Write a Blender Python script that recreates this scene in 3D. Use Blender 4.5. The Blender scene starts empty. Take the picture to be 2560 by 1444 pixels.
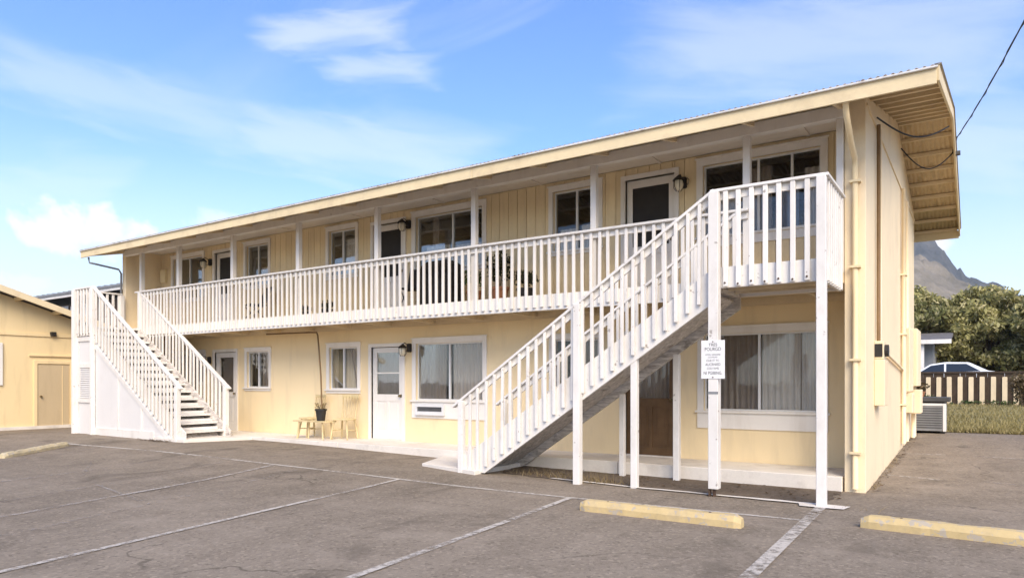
import bpy, bmesh, math, random
from mathutils import Vector, Matrix, noise

random.seed(7)
R = math.radians
C = bpy.context.scene.collection
SC = bpy.context.scene

# ------------------------------------------------------------------ camera
cam_d = bpy.data.cameras.new('camera')
cam = bpy.data.objects.new('camera', cam_d)
C.objects.link(cam)
cam.location = (0, 0, 1.42)
cam.rotation_euler = (R(90), 0, math.atan2(0.5567, 0.8307))
cam_d.sensor_width = 36
cam_d.lens = 36 * 1745 / 2560
cam_d.shift_y = 234 / 2560
cam_d.clip_start = 0.05
cam_d.clip_end = 12000
SC.camera = cam

# ------------------------------------------------------------------ sky + sun
SUN_AZ = Vector((0.70, -0.71)).normalized()
SUN_EL = R(39)
w = bpy.data.worlds.new('World')
SC.world = w
w.use_nodes = True
nt = w.node_tree
nt.nodes.clear()


def N(nt, t, **k):
    n = nt.nodes.new(t)
    for a, b in k.items():
        setattr(n, a, b)
    return n


def math_n(nt, op, a, b=None, clamp=False):
    n = N(nt, 'ShaderNodeMath', operation=op, use_clamp=clamp)
    for i, v in enumerate((a, b)):
        if v is None:
            continue
        if isinstance(v, (int, float)):
            n.inputs[i].default_value = v
        else:
            nt.links.new(v, n.inputs[i])
    return n.outputs[0]


def ramp(nt, fac, p0, p1, c0=(0, 0, 0, 1), c1=(1, 1, 1, 1), ease=False):
    n = N(nt, 'ShaderNodeValToRGB')
    n.color_ramp.elements[0].position = p0
    n.color_ramp.elements[1].position = p1
    n.color_ramp.elements[0].color = c0
    n.color_ramp.elements[1].color = c1
    if ease:
        n.color_ramp.interpolation = 'EASE'
    nt.links.new(fac, n.inputs[0])
    return n.outputs[0]


def mixc(nt, fac, a, b):
    n = N(nt, 'ShaderNodeMix', data_type='RGBA')
    for i, v in ((0, fac), (6, a), (7, b)):
        if isinstance(v, (int, float)):
            n.inputs[i].default_value = v
        elif isinstance(v, tuple):
            n.inputs[i].default_value = v if len(v) == 4 else (*v, 1)
        else:
            nt.links.new(v, n.inputs[i])
    return n.outputs[2]


def noise_n(nt, vec, scale, detail=4, rough=.55, dist=0.0):
    n = N(nt, 'ShaderNodeTexNoise')
    n.inputs['Scale'].default_value = scale
    n.inputs['Detail'].default_value = detail
    n.inputs['Roughness'].default_value = rough
    n.inputs['Distortion'].default_value = dist
    if vec is not None:
        nt.links.new(vec, n.inputs['Vector'])
    return n.outputs[0]


def mapping(nt, vec, scale=(1, 1, 1), rot=(0, 0, 0), loc=(0, 0, 0)):
    n = N(nt, 'ShaderNodeMapping')
    n.inputs['Scale'].default_value = scale
    n.inputs['Rotation'].default_value = rot
    n.inputs['Location'].default_value = loc
    nt.links.new(vec, n.inputs[0])
    return n.outputs[0]


sky = N(nt, 'ShaderNodeTexSky', sky_type='NISHITA', sun_disc=False)
sky.sun_elevation = SUN_EL
sky.sun_rotation = math.atan2(SUN_AZ.x, SUN_AZ.y)
sky.altitude = 0
sky.air_density = 1.0
sky.dust_density = 0.6
sky.ozone_density = 2.5
tc = N(nt, 'ShaderNodeTexCoord')
D = tc.outputs['Generated']
hs = N(nt, 'ShaderNodeHueSaturation')
hs.inputs['Hue'].default_value = .511
hs.inputs['Saturation'].default_value = 1.20
hs.inputs['Value'].default_value = 1.0
nt.links.new(sky.outputs[0], hs.inputs['Color'])
sep = N(nt, 'ShaderNodeSeparateXYZ')
nt.links.new(D, sep.inputs[0])
zc = math_n(nt, 'MAXIMUM', sep.outputs[2], 0.03)
pl = N(nt, 'ShaderNodeCombineXYZ')      # project directions on a flat cloud layer
nt.links.new(math_n(nt, 'DIVIDE', sep.outputs[0], math_n(nt, 'ADD', zc, .12)), pl.inputs[0])
nt.links.new(math_n(nt, 'DIVIDE', sep.outputs[1], math_n(nt, 'ADD', zc, .12)), pl.inputs[1])
# high thin cirrus, drawn out in one direction
m1 = mapping(nt, pl.outputs[0], (0.42, 1.05, 1), (0, 0, R(-38)), (3.1, 1.7, 0))
cir = ramp(nt, noise_n(nt, m1, 1.1, 5, .5, .5), .50, .90, ease=True)
m2 = mapping(nt, pl.outputs[0], (0.9, 2.4, 1), (0, 0, R(-20)), (.3, 5.2, 0))
cir2 = ramp(nt, noise_n(nt, m2, 1.0, 6, .55, .6), .57, .80, ease=True)
cloud = math_n(nt, 'MULTIPLY', cir, .35)
cloud = math_n(nt, 'ADD', cloud, math_n(nt, 'MULTIPLY', cir2, .22), True)
# pale haze low down
low = ramp(nt, sep.outputs[2], .0, .34, (1, 1, 1, 1), (0, 0, 0, 1), ease=True)
cloud = math_n(nt, 'MAXIMUM', cloud, math_n(nt, 'MULTIPLY', low, .66))
# small fair-weather heaps, one bank of them low over the left-hand roofs
F_ = 1745.0


def world_dir(u, v):
    r = (u - 1280) / F_
    return Vector((r * .8307 - .5567, r * .5567 + .8307, -(v - 956) / F_)).normalized()


def puff(u, v, rad, sc, flat, amt):
    global cloud
    d = world_dir(u, v)
    vm = N(nt, 'ShaderNodeVectorMath', operation='SUBTRACT')
    nt.links.new(D, vm.inputs[0])
    vm.inputs[1].default_value = d
    vs = N(nt, 'ShaderNodeVectorMath', operation='MULTIPLY')
    nt.links.new(vm.outputs[0], vs.inputs[0])
    vs.inputs[1].default_value = (1, 1, flat)
    ln = N(nt, 'ShaderNodeVectorMath', operation='LENGTH')
    nt.links.new(vs.outputs[0], ln.inputs[0])
    fall = math_n(nt, 'SUBTRACT', 1.0, math_n(nt, 'DIVIDE', ln.outputs['Value'], rad))
    nz = noise_n(nt, D, sc, 6, .58, .3)
    s = math_n(nt, 'ADD', fall, math_n(nt, 'MULTIPLY', math_n(nt, 'SUBTRACT', nz, .5), 1.7))
    cloud = math_n(nt, 'MAXIMUM', cloud, math_n(nt, 'MULTIPLY', ramp(nt, s, .05, .75, ease=True), amt))



def streak(u0, v0, u1, v1, wid, amt, sc):
    """one band of cirrus along the great circle through two directions of the sky"""
    global cloud
    d0, d1 = world_dir(u0, v0), world_dir(u1, v1)
    nrm = d0.cross(d1).normalized()
    mid = (d0 + d1).normalized()
    tan = nrm.cross(mid).normalized()
    half = math.acos(max(-1, min(1, d0.dot(d1)))) / 2

    def dot(v):
        n = N(nt, 'ShaderNodeVectorMath', operation='DOT_PRODUCT')
        nt.links.new(D, n.inputs[0])
        n.inputs[1].default_value = v
        return n.outputs['Value']
    across, along = dot(nrm), dot(tan)
    cv_ = N(nt, 'ShaderNodeCombineXYZ')
    nt.links.new(math_n(nt, 'MULTIPLY', across, 5.0), cv_.inputs[0])
    nt.links.new(along, cv_.inputs[1])
    nz = noise_n(nt, cv_.outputs[0], sc, 6, .6, .5)
    a_ = math_n(nt, 'ABSOLUTE', across)
    fa = math_n(nt, 'SUBTRACT', 1.0, math_n(nt, 'DIVIDE', a_, wid))
    fl = math_n(nt, 'SUBTRACT', 1.0, math_n(nt, 'DIVIDE', math_n(nt, 'ABSOLUTE', along), half))
    fl = math_n(nt, 'MULTIPLY', fl, 1.6)
    fr = math_n(nt, 'SUBTRACT', dot(mid), .3)
    t = math_n(nt, 'MINIMUM', math_n(nt, 'MINIMUM', fa, fl), math_n(nt, 'MULTIPLY', fr, 6.0))
    t = math_n(nt, 'ADD', t, math_n(nt, 'MULTIPLY', math_n(nt, 'SUBTRACT', nz, .5), 1.5))
    cloud = math_n(nt, 'MAXIMUM', cloud, math_n(nt, 'MULTIPLY', ramp(nt, t, -.05, 1.15, ease=True), amt))


puff(205, 580, .11, 30, 2.2, 1.0)
puff(40, 705, .06, 30, 2.0, .8)
puff(560, 560, .08, 26, 3.0, .6)
puff(2330, 620, .05, 30, 1.6, .9)
streak(-200, 95, 760, 375, .055, .26, 7)
streak(450, 290, 1300, 450, .07, .34, 6)
streak(600, 92, 1060, 66, .034, .40, 9)
streak(780, 165, 1120, 180, .026, .34, 10)
streak(1500, 110, 2800, 110, .10, .30, 5)
streak(1900, 330, 2800, 460, .10, .34, 5)
streak(-300, 470, 420, 520, .08, .30, 7)
white = N(nt, 'ShaderNodeRGB')
white.outputs[0].default_value = (4.5, 4.45, 4.4, 1)
skyc = mixc(nt, cloud, hs.outputs[0], white.outputs[0])
bg = N(nt, 'ShaderNodeBackground')
bg.inputs[1].default_value = 0.12
nt.links.new(skyc, bg.inputs[0])
wo = N(nt, 'ShaderNodeOutputWorld')
nt.links.new(bg.outputs[0], wo.inputs[0])

sd = bpy.data.lights.new('sun', 'SUN')
sd.energy = 1.95
sd.angle = R(38)
sd.color = (1.0, .86, .67)
so = bpy.data.objects.new('sun', sd)
C.objects.link(so)
S = Vector((SUN_AZ.x * math.cos(SUN_EL), SUN_AZ.y * math.cos(SUN_EL), math.sin(SUN_EL)))
so.rotation_euler = S.to_track_quat('Z', 'Y').to_euler()
so.location = (0, 0, 30)

SC.view_settings.view_transform = 'Standard'
SC.view_settings.look = 'None'
SC.view_settings.exposure = 1.34
SC.view_settings.gamma = 1
SC.view_settings.use_curve_mapping = False
SC.render.engine = 'CYCLES'
SC.cycles.use_denoising = True
SC.cycles.max_bounces = 8
SC.cycles.transparent_max_bounces = 12
SC.cycles.use_adaptive_sampling = True
SC.cycles.adaptive_threshold = 0.01

# ------------------------------------------------------------------ materials
MATS = {}


def newmat(name):
    m = bpy.data.materials.new(name)
    m.use_nodes = True
    m.node_tree.nodes.clear()
    MATS[name] = m
    return m, m.node_tree


def pos(nt):
    return N(nt, 'ShaderNodeNewGeometry').outputs['Position']


def finish(nt, col, rough, bumpf=None, bstr=.2, bdist=.01, spec=.3, metal=0):
    b = N(nt, 'ShaderNodeBsdfPrincipled')
    b.inputs['Specular IOR Level'].default_value = spec
    b.inputs['Metallic'].default_value = metal
    for s, v in (('Base Color', col), ('Roughness', rough)):
        if isinstance(v, (int, float)):
            b.inputs[s].default_value = v
        elif isinstance(v, tuple):
            b.inputs[s].default_value = (*v[:3], 1)
        else:
            nt.links.new(v, b.inputs[s])
    if bumpf is not None:
        bp = N(nt, 'ShaderNodeBump')
        bp.inputs['Strength'].default_value = bstr
        bp.inputs['Distance'].default_value = bdist
        nt.links.new(bumpf, bp.inputs['Height'])
        nt.links.new(bp.outputs[0], b.inputs['Normal'])
    o = N(nt, 'ShaderNodeOutputMaterial')
    nt.links.new(b.outputs[0], o.inputs[0])
    return b


def sc3(c, k):
    return tuple(min(1, x * k) for x in c)


def paint(name, col, rough=.62, var=.06, vs=1.1, fine=26, bump=.18, bd=.004,
          grime=None, gamt=.5, gscale=(2.2, 2.2, .35), gthr=(.52, .78), chip=None, spec=.28, ovar=0):
    """painted surface: broad fading, fine grain, optional run-off grime and chipped spots"""
    m, nt = newmat(name)
    P = pos(nt)
    a = noise_n(nt, P, vs, 3, .5)
    b = noise_n(nt, P, fine, 4, .6)
    f = math_n(nt, 'ADD', math_n(nt, 'MULTIPLY', a, .65), math_n(nt, 'MULTIPLY', b, .35))
    c = mixc(nt, ramp(nt, f, .33, .67), sc3(col, 1 - var), sc3(col, 1 + var))
    if ovar:
        oi = N(nt, 'ShaderNodeObjectInfo')
        c = mixc(nt, math_n(nt, 'MULTIPLY', oi.outputs['Random'], ovar), c, sc3(col, .62))
    if grime:
        g = noise_n(nt, mapping(nt, P, gscale), 1.6, 5, .62, .2)
        c = mixc(nt, math_n(nt, 'MULTIPLY', ramp(nt, g, *gthr), gamt), c, grime)
    if chip:
        ch = noise_n(nt, P, chip[1], 3, .6)
        c = mixc(nt, math_n(nt, 'MULTIPLY', ramp(nt, ch, chip[2], chip[2] + .05), .8), c, chip[0])
    finish(nt, c, rough, b, bump, bd, spec)
    return m


YEL = (.85, .685, .42)
paint('stucco_yellow', YEL, .8, .05, .7, 60, .35, .006, grime=(.52, .41, .26), gamt=.35)
paint('stucco_side', (.85, .70, .47), .8, .06, .4, 45, .35, .006, grime=(.52, .42, .29), gamt=.5, gscale=(.9, .9, .55), gthr=(.50, .8))
paint('siding_tan', (.82, .66, .405), .72, .07, .8, 30, .25, .004, grime=(.40, .30, .18), gamt=.4, gscale=(5, 5, .3), ovar=.22)
paint('trim_cream', (.74, .61, .38), .65, .07, 1.0, 22, .2, .004, grime=(.42, .32, .2), gamt=.45, gscale=(1.5, 1.5, 1.5))
paint('soffit_tan', (.72, .59, .39), .8, .09, 1.5, 20, .25, .005, grime=(.24, .18, .11), gamt=.5, gscale=(.6, 3, 3))
paint('white_paint', (.79, .75, .69), .55, .04, 1.3, 18, .14, .003, grime=(.52, .47, .40), gamt=.38, gscale=(3, 3, .5), chip=((.33, .28, .23), 15, .70), ovar=.22)
paint('white_stair', (.79, .755, .70), .58, .05, 1.6, 16, .18, .004, grime=(.45, .40, .34), gamt=.45, gscale=(2.5, 2.5, 1.2), gthr=(.50, .8), chip=((.30, .26, .22), 11, .665), ovar=.22)
paint('white_panel', (.70, .68, .655), .6, .03, .7, 22, .1, .003, grime=(.56, .53, .50), gamt=.4, gscale=(1.6, 1.6, .5))
paint('white_trim', (.81, .765, .695), .55, .04, 1.5, 20, .12, .003, grime=(.50, .43, .34), gamt=.35)
paint('ceiling_white', (.78, .72, .64), .8, .06, 1.2, 20, .15, .003, grime=(.40, .33, .26), gamt=.4, gscale=(.8, 3, 3))
paint('concrete', (.72, .665, .585), .85, .08, 1.2, 30, .35, .006, grime=(.36, .31, .26), gamt=.55, gscale=(1.3, 1.3, 1.3))
paint('stop_yellow', (.56, .43, .215), .8, .08, 2.0, 34, .5, .006, grime=(.36, .29, .20), gamt=.6, gscale=(3, 3, 3), chip=((.40, .36, .31), 13, .575))
paint('stop_worn', (.56, .47, .29), .85, .12, 3.0, 34, .5, .006, grime=(.30, .26, .21), gamt=.7, gscale=(3, 3, 3), chip=((.40, .36, .31), 18, .56))
paint('neighbor_yellow', (.80, .625, .35), .8, .05, .6, 45, .3, .005, grime=(.46, .35, .2), gamt=.4)
paint('neighbor_door', (.55, .43, .265), .6, .04, .8, 20, .12, .003, grime=(.33, .25, .15), gamt=.3)
paint('brown_wood', (.13, .075, .035), .5, .2, 4, 14, .3, .004, grime=(.05, .03, .016), gamt=.6, gscale=(9, 9, .7))
paint('fence_dark', (.065, .043, .028), .8, .25, 5, 14, .4, .006, grime=(.02, .014, .01), gamt=.6, gscale=(9, 9, .8), ovar=.22)
paint('picket_cream', (.80, .655, .44), .7, .06, 3, 20, .2, .004, grime=(.42, .33, .2), gamt=.4, ovar=.22)
paint('chair_yellow', (.66, .53, .29), .55, .1, 6, 20, .2, .003, grime=(.36, .27, .13), gamt=.5, gscale=(5, 5, 5))
paint('black_plastic', (.03, .028, .027), .5, .2, 8, 30, .1, .002)
paint('dark_iron', (.03, .025, .02), .55, .3, 12, 50, .3, .002)
paint('black_fabric', (.022, .02, .019), .9, .25, 10, 120, .3, .002)
paint('grey_metal', (.24, .245, .25), .5, .1, 3, 30, .1, .002, grime=(.13, .12, .11), gamt=.5, spec=.4)
paint('dark_metal', (.07, .07, .072), .55, .15, 4, 30, .1, .002)
paint('white_metal', (.72, .72, .71), .4, .04, 3, 20, .06, .002)
paint('bolt_rust', (.09, .055, .035), .7, .3, 20, 60, .2, .002)
paint('pipe_brown', (.20, .125, .06), .6, .15, 5, 30, .15, .002)
paint('cable_black', (.02, .02, .021), .6, .1, 5, 30, .1, .002)
paint('sign_white', (.80, .79, .77), .4, .04, 6, 30, .04, .001, grime=(.5, .46, .4), gamt=.35, gscale=(6, 6, 2))
paint('sign_ink', (.05, .05, .052), .5, .15, 20, 60, .02, .001)
paint('terracotta', (.33, .15, .075), .8, .1, 6, 30, .2, .003)
paint('soil', (.05, .035, .022), .95, .3, 20, 60, .5, .01)
paint('bark', (.13, .095, .06), .9, .25, 8, 30, .6, .02)
paint('roof_shingle', (.16, .15, .145), .9, .2, 5, 30, .5, .02)
paint('grey_siding', (.33, .34, .35), .7, .06, 2, 20, .15, .004)
paint('interior', (.40, .35, .29), .9, .06, 1, 10, .05, .002)
paint('litter', (.10, .065, .035), .9, .35, 30, 60, .2, .002)
paint('rubber', (.018, .018, .018), .8, .2, 20, 60, .2, .002)


def mk_roof():
    m, nt = newmat('roof_metal')
    P = pos(nt)
    a = noise_n(nt, P, .9, 4, .55)
    c = mixc(nt, ramp(nt, a, .35, .65), (.60, .58, .54), (.72, .70, .66))
    g = noise_n(nt, mapping(nt, P, (6, 1, 1)), 1.5, 5, .6)
    c = mixc(nt, math_n(nt, 'MULTIPLY', ramp(nt, g, .52, .75), .6), c, (.22, .14, .08))
    finish(nt, c, .5, noise_n(nt, P, 30, 3), .1, .003, .4)


mk_roof()
paint('sheet_under', (.60, .46, .27), .75, .09, 1.5, 22, .2, .004, grime=(.22, .16, .09), gamt=.6, gscale=(6, 1.2, 1.2))


def mk_raw():
    m, nt = newmat('raw_wood')
    P = pos(nt)
    rot = mapping(nt, P, (1.3, 9, 9), (0, R(34.4), 0))
    a = noise_n(nt, rot, 3.2, 6, .65, .5)
    b = noise_n(nt, rot, 14, 4, .6)
    f = math_n(nt, 'ADD', math_n(nt, 'MULTIPLY', a, .7), math_n(nt, 'MULTIPLY', b, .3))
    c = mixc(nt, ramp(nt, f, .34, .68), (.27, .235, .20), (.90, .84, .77))
    k = noise_n(nt, P, 5, 3, .6)
    c = mixc(nt, math_n(nt, 'MULTIPLY', ramp(nt, k, .58, .70), .6), c, (.08, .06, .045))
    finish(nt, c, .85, f, .5, .006, .2)


mk_raw()


def mk_asphalt(name, lo, hi, ground_brown, damt):
    m, nt = newmat(name)
    P = pos(nt)
    big = noise_n(nt, mapping(nt, P, (.35, .22, 1), (0, 0, R(15))), 1.0, 5, .6, .4)
    mid = noise_n(nt, mapping(nt, P, (1.6, .8, 1), (0, 0, R(-20))), 1.5, 5, .62)
    agg = noise_n(nt, P, 95, 3, .7)
    vor = N(nt, 'ShaderNodeTexVoronoi')
    vor.inputs['Scale'].default_value = 150
    nt.links.new(P, vor.inputs['Vector'])
    f = math_n(nt, 'ADD', math_n(nt, 'MULTIPLY', big, .30), math_n(nt, 'MULTIPLY', mid, .28))
    gr1 = noise_n(nt, mapping(nt, P, (1, .55, 1), (0, 0, R(33))), 16, 6, .75)
    f = math_n(nt, 'ADD', f, math_n(nt, 'MULTIPLY', gr1, .28))
    f = math_n(nt, 'ADD', f, math_n(nt, 'MULTIPLY', agg, .14))
    c = mixc(nt, ramp(nt, f, .39, .61), lo, hi)
    v3 = N(nt, 'ShaderNodeTexVoronoi')
    v3.inputs['Scale'].default_value = 38
    nt.links.new(P, v3.inputs['Vector'])
    bw = N(nt, 'ShaderNodeSeparateColor')
    nt.links.new(v3.outputs['Color'], bw.inputs[0])
    c = mixc(nt, math_n(nt, 'MULTIPLY', ramp(nt, bw.outputs[0], .80, .98), .38), c, sc3(hi, 1.6))
    c = mixc(nt, math_n(nt, 'MULTIPLY', ramp(nt, bw.outputs[1], .84, .99), .45), c, sc3(lo, .5))
    sp = ramp(nt, vor.outputs['Color'], .55, .95)
    c = mixc(nt, math_n(nt, 'MULTIPLY', sp, .30), c, sc3(hi, 1.45))
    # oil drips and damp patches
    oil = noise_n(nt, mapping(nt, P, (.9, .55, 1)), 1.1, 4, .6, .8)
    c = mixc(nt, math_n(nt, 'MULTIPLY', ramp(nt, oil, .57, .72), .6), c, sc3(lo, .6))
    spot = noise_n(nt, P, 7, 2, .5)
    c = mixc(nt, math_n(nt, 'MULTIPLY', ramp(nt, spot, .70, .76), .45), c, sc3(lo, .5))
    # fine cracks
    v2 = N(nt, 'ShaderNodeTexVoronoi', feature='DISTANCE_TO_EDGE')
    v2.inputs['Scale'].default_value = .42
    wv = N(nt, 'ShaderNodeVectorMath', operation='ADD')
    nn = N(nt, 'ShaderNodeTexNoise')
    nn.inputs['Scale'].default_value = 1.4
    nn.inputs['Detail'].default_value = 5
    nt.links.new(P, nn.inputs['Vector'])
    sc_ = N(nt, 'ShaderNodeVectorMath', operation='SCALE')
    sc_.inputs['Scale'].default_value = 1.3
    nt.links.new(nn.outputs['Color'], sc_.inputs[0])
    nt.links.new(P, wv.inputs[0])
    nt.links.new(sc_.outputs[0], wv.inputs[1])
    nt.links.new(wv.outputs[0], v2.inputs['Vector'])
    cr = ramp(nt, v2.outputs['Distance'], .0035, .010, (1, 1, 1, 1), (0, 0, 0, 1))
    cmask = ramp(nt, noise_n(nt, P, .5, 2, .5), .50, .60)
    c = mixc(nt, math_n(nt, 'MULTIPLY', math_n(nt, 'MULTIPLY', cr, cmask), .6), c, sc3(lo, .42))
    # blown dust
    du = noise_n(nt, mapping(nt, P, (.5, 1.4, 1), (0, 0, R(10))), 1.3, 6, .65)
    c = mixc(nt, math_n(nt, 'MULTIPLY', ramp(nt, du, .50, .72), damt), c, ground_brown)
    h = math_n(nt, 'ADD', agg, math_n(nt, 'MULTIPLY', vor.outputs['Distance'], .8))
    finish(nt, c, .9, h, .55, .006, .25)


mk_asphalt('asphalt', (.160, .129, .092), (.290, .238, .178), (.38, .315, .24), .42)
mk_asphalt('ground_brown', (.085, .064, .045), (.16, .125, .092), (.22, .17, .12), .5)  # brown dirt under the stairs, shade there mixed into its darker colours


def mk_line(name, col, thr, soft=.12):
    m, nt = newmat(name)
    P = pos(nt)
    a = noise_n(nt, P, 13, 6, .72)
    b = noise_n(nt, P, .9, 3, .5)
    f = math_n(nt, 'ADD', math_n(nt, 'MULTIPLY', a, .6), math_n(nt, 'MULTIPLY', b, .4))
    alpha = ramp(nt, f, thr, thr + soft)
    p = N(nt, 'ShaderNodeBsdfPrincipled')
    p.inputs['Base Color'].default_value = (*col, 1)
    p.inputs['Roughness'].default_value = .8
    p.inputs['Specular IOR Level'].default_value = .25
    nt.links.new(alpha, p.inputs['Alpha'])
    o = N(nt, 'ShaderNodeOutputMaterial')
    nt.links.new(p.outputs[0], o.inputs[0])


mk_line('line_white', (.52, .47, .40), .38, .16)
mk_line('line_faded', (.44, .39, .33), .45, .16)
mk_line('line_ghost', (.38, .335, .28), .47, .22)


def mk_glass():
    m, nt = newmat('window_glass')
    lw = N(nt, 'ShaderNodeFresnel')
    lw.inputs['IOR'].default_value = 1.55
    tr = N(nt, 'ShaderNodeBsdfTransparent')
    tr.inputs[0].default_value = (.92, .92, .91, 1)
    gl = N(nt, 'ShaderNodeBsdfGlossy')
    gl.inputs['Roughness'].default_value = .03
    gl.inputs[0].default_value = (.9, .95, 1, 1)
    P = pos(nt)
    bp = N(nt, 'ShaderNodeBump')
    bp.inputs['Strength'].default_value = .12
    bp.inputs['Distance'].default_value = .01
    nt.links.new(noise_n(nt, P, 3.0, 2), bp.inputs['Height'])
    nt.links.new(bp.outputs[0], gl.inputs['Normal'])
    mx = N(nt, 'ShaderNodeMixShader')
    nt.links.new(math_n(nt, 'MULTIPLY_ADD', lw.outputs[0], .34), mx.inputs[0])
    for n in nt.nodes:
        if n.bl_idname == 'ShaderNodeMath':
            n.inputs[2].default_value = .02
    nt.links.new(tr.outputs[0], mx.inputs[1])
    nt.links.new(gl.outputs[0], mx.inputs[2])
    o = N(nt, 'ShaderNodeOutputMaterial')
    nt.links.new(mx.outputs[0], o.inputs[0])


mk_glass()
paint('screen_dark', (.028, .024, .021), .6, .2, 6, 160, .1, .001)


def mk_cloth(name, col):
    m, nt = newmat(name)
    P = pos(nt)
    a = noise_n(nt, mapping(nt, P, (30, 30, 1)), 1, 3, .6)
    c = mixc(nt, ramp(nt, a, .3, .7), sc3(col, .82), sc3(col, 1.12))
    d = N(nt, 'ShaderNodeBsdfDiffuse')
    nt.links.new(c, d.inputs[0])
    t = N(nt, 'ShaderNodeBsdfTranslucent')
    nt.links.new(c, t.inputs[0])
    mx = N(nt, 'ShaderNodeMixShader')
    mx.inputs[0].default_value = .2
    nt.links.new(d.outputs[0], mx.inputs[1])
    nt.links.new(t.outputs[0], mx.inputs[2])
    o = N(nt, 'ShaderNodeOutputMaterial')
    nt.links.new(mx.outputs[0], o.inputs[0])


mk_cloth('curtain_light', (.90, .86, .81))
mk_cloth('curtain_grey', (.72, .65, .58))
mk_cloth('curtain_brown', (.42, .35, .29))
mk_cloth('curtain_blue', (.42, .48, .62))


def mk_leaf(name, lo, hi, tip, tscale=.5):
    m, nt = newmat(name)
    P = pos(nt)
    rnd = N(nt, 'ShaderNodeNewGeometry').outputs['Random Per Island']
    a = noise_n(nt, P, tscale, 3, .6)
    c = mixc(nt, ramp(nt, a, .35, .65), lo, hi)
    c = mixc(nt, math_n(nt, 'MULTIPLY', ramp(nt, rnd, .55, 1.0), .75), c, tip)
    p = N(nt, 'ShaderNodeBsdfPrincipled')
    nt.links.new(c, p.inputs['Base Color'])
    p.inputs['Roughness'].default_value = .55
    p.inputs['Specular IOR Level'].default_value = .3
    t = N(nt, 'ShaderNodeBsdfTranslucent')
    nt.links.new(c, t.inputs[0])
    mx = N(nt, 'ShaderNodeMixShader')
    mx.inputs[0].default_value = .3
    nt.links.new(p.outputs[0], mx.inputs[1])
    nt.links.new(t.outputs[0], mx.inputs[2])
    o = N(nt, 'ShaderNodeOutputMaterial')
    nt.links.new(mx.outputs[0], o.inputs[0])


mk_leaf('leaf_olive', (.15, .155, .05), (.42, .385, .145), (.70, .62, .35))
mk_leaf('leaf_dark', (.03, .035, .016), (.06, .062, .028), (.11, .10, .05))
mk_leaf('leaf_pot', (.05, .09, .025), (.09, .13, .04), (.17, .2, .07), 4)
mk_leaf('leaf_shrub', (.08, .07, .03), (.15, .10, .05), (.32, .22, .12), 2)
mk_leaf('grass_blade', (.22, .185, .07), (.33, .275, .11), (.48, .39, .19), .6)
mk_leaf('dry_weed', (.22, .16, .075), (.32, .24, .12), (.45, .35, .19), 6)


def mk_lawn():
    m, nt = newmat('lawn_green')
    P = pos(nt)
    a = noise_n(nt, P, .5, 4, .6)
    b = noise_n(nt, P, 14, 4, .65)
    f = math_n(nt, 'ADD', math_n(nt, 'MULTIPLY', a, .5), math_n(nt, 'MULTIPLY', b, .5))
    c = mixc(nt, ramp(nt, f, .38, .64), (.20, .17, .07), (.36, .30, .14))
    finish(nt, c, .95, b, .6, .03, .1)


mk_lawn()


def mk_hill(name, lo, hi):
    m, nt = newmat(name)
    P = pos(nt)
    a = noise_n(nt, P, .012, 6, .62)
    b = noise_n(nt, P, .06, 5, .65)
    f = math_n(nt, 'ADD', math_n(nt, 'MULTIPLY', a, .5), math_n(nt, 'MULTIPLY', b, .5))
    c = mixc(nt, ramp(nt, f, .36, .64), lo, hi)
    finish(nt, c, .95, b, .8, 6, .1)


mk_hill('hill_near', (.11, .10, .07), (.29, .25, .19))
mk_hill('hill_far', (.028, .034, .03), (.12, .115, .095))
mk_hill('earth', (.12, .10, .065), (.20, .17, .11))
mm, nt_ = newmat('lamp_glass')
finish(nt_, (.75, .68, .52), .25, None, spec=.5)
mm, nt_ = newmat('car_paint')
_b = finish(nt_, (.78, .80, .82), .25, None, spec=.5)
_b.inputs['Coat Weight'].default_value = .6
mm, nt_ = newmat('car_glass')
finish(nt_, (.02, .025, .03), .06, None, spec=.6)
mm, nt_ = newmat('brass')
finish(nt_, (.35, .28, .16), .35, None, spec=.5, metal=.9)


# ------------------------------------------------------------------ mesh helpers
INV = {}


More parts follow.
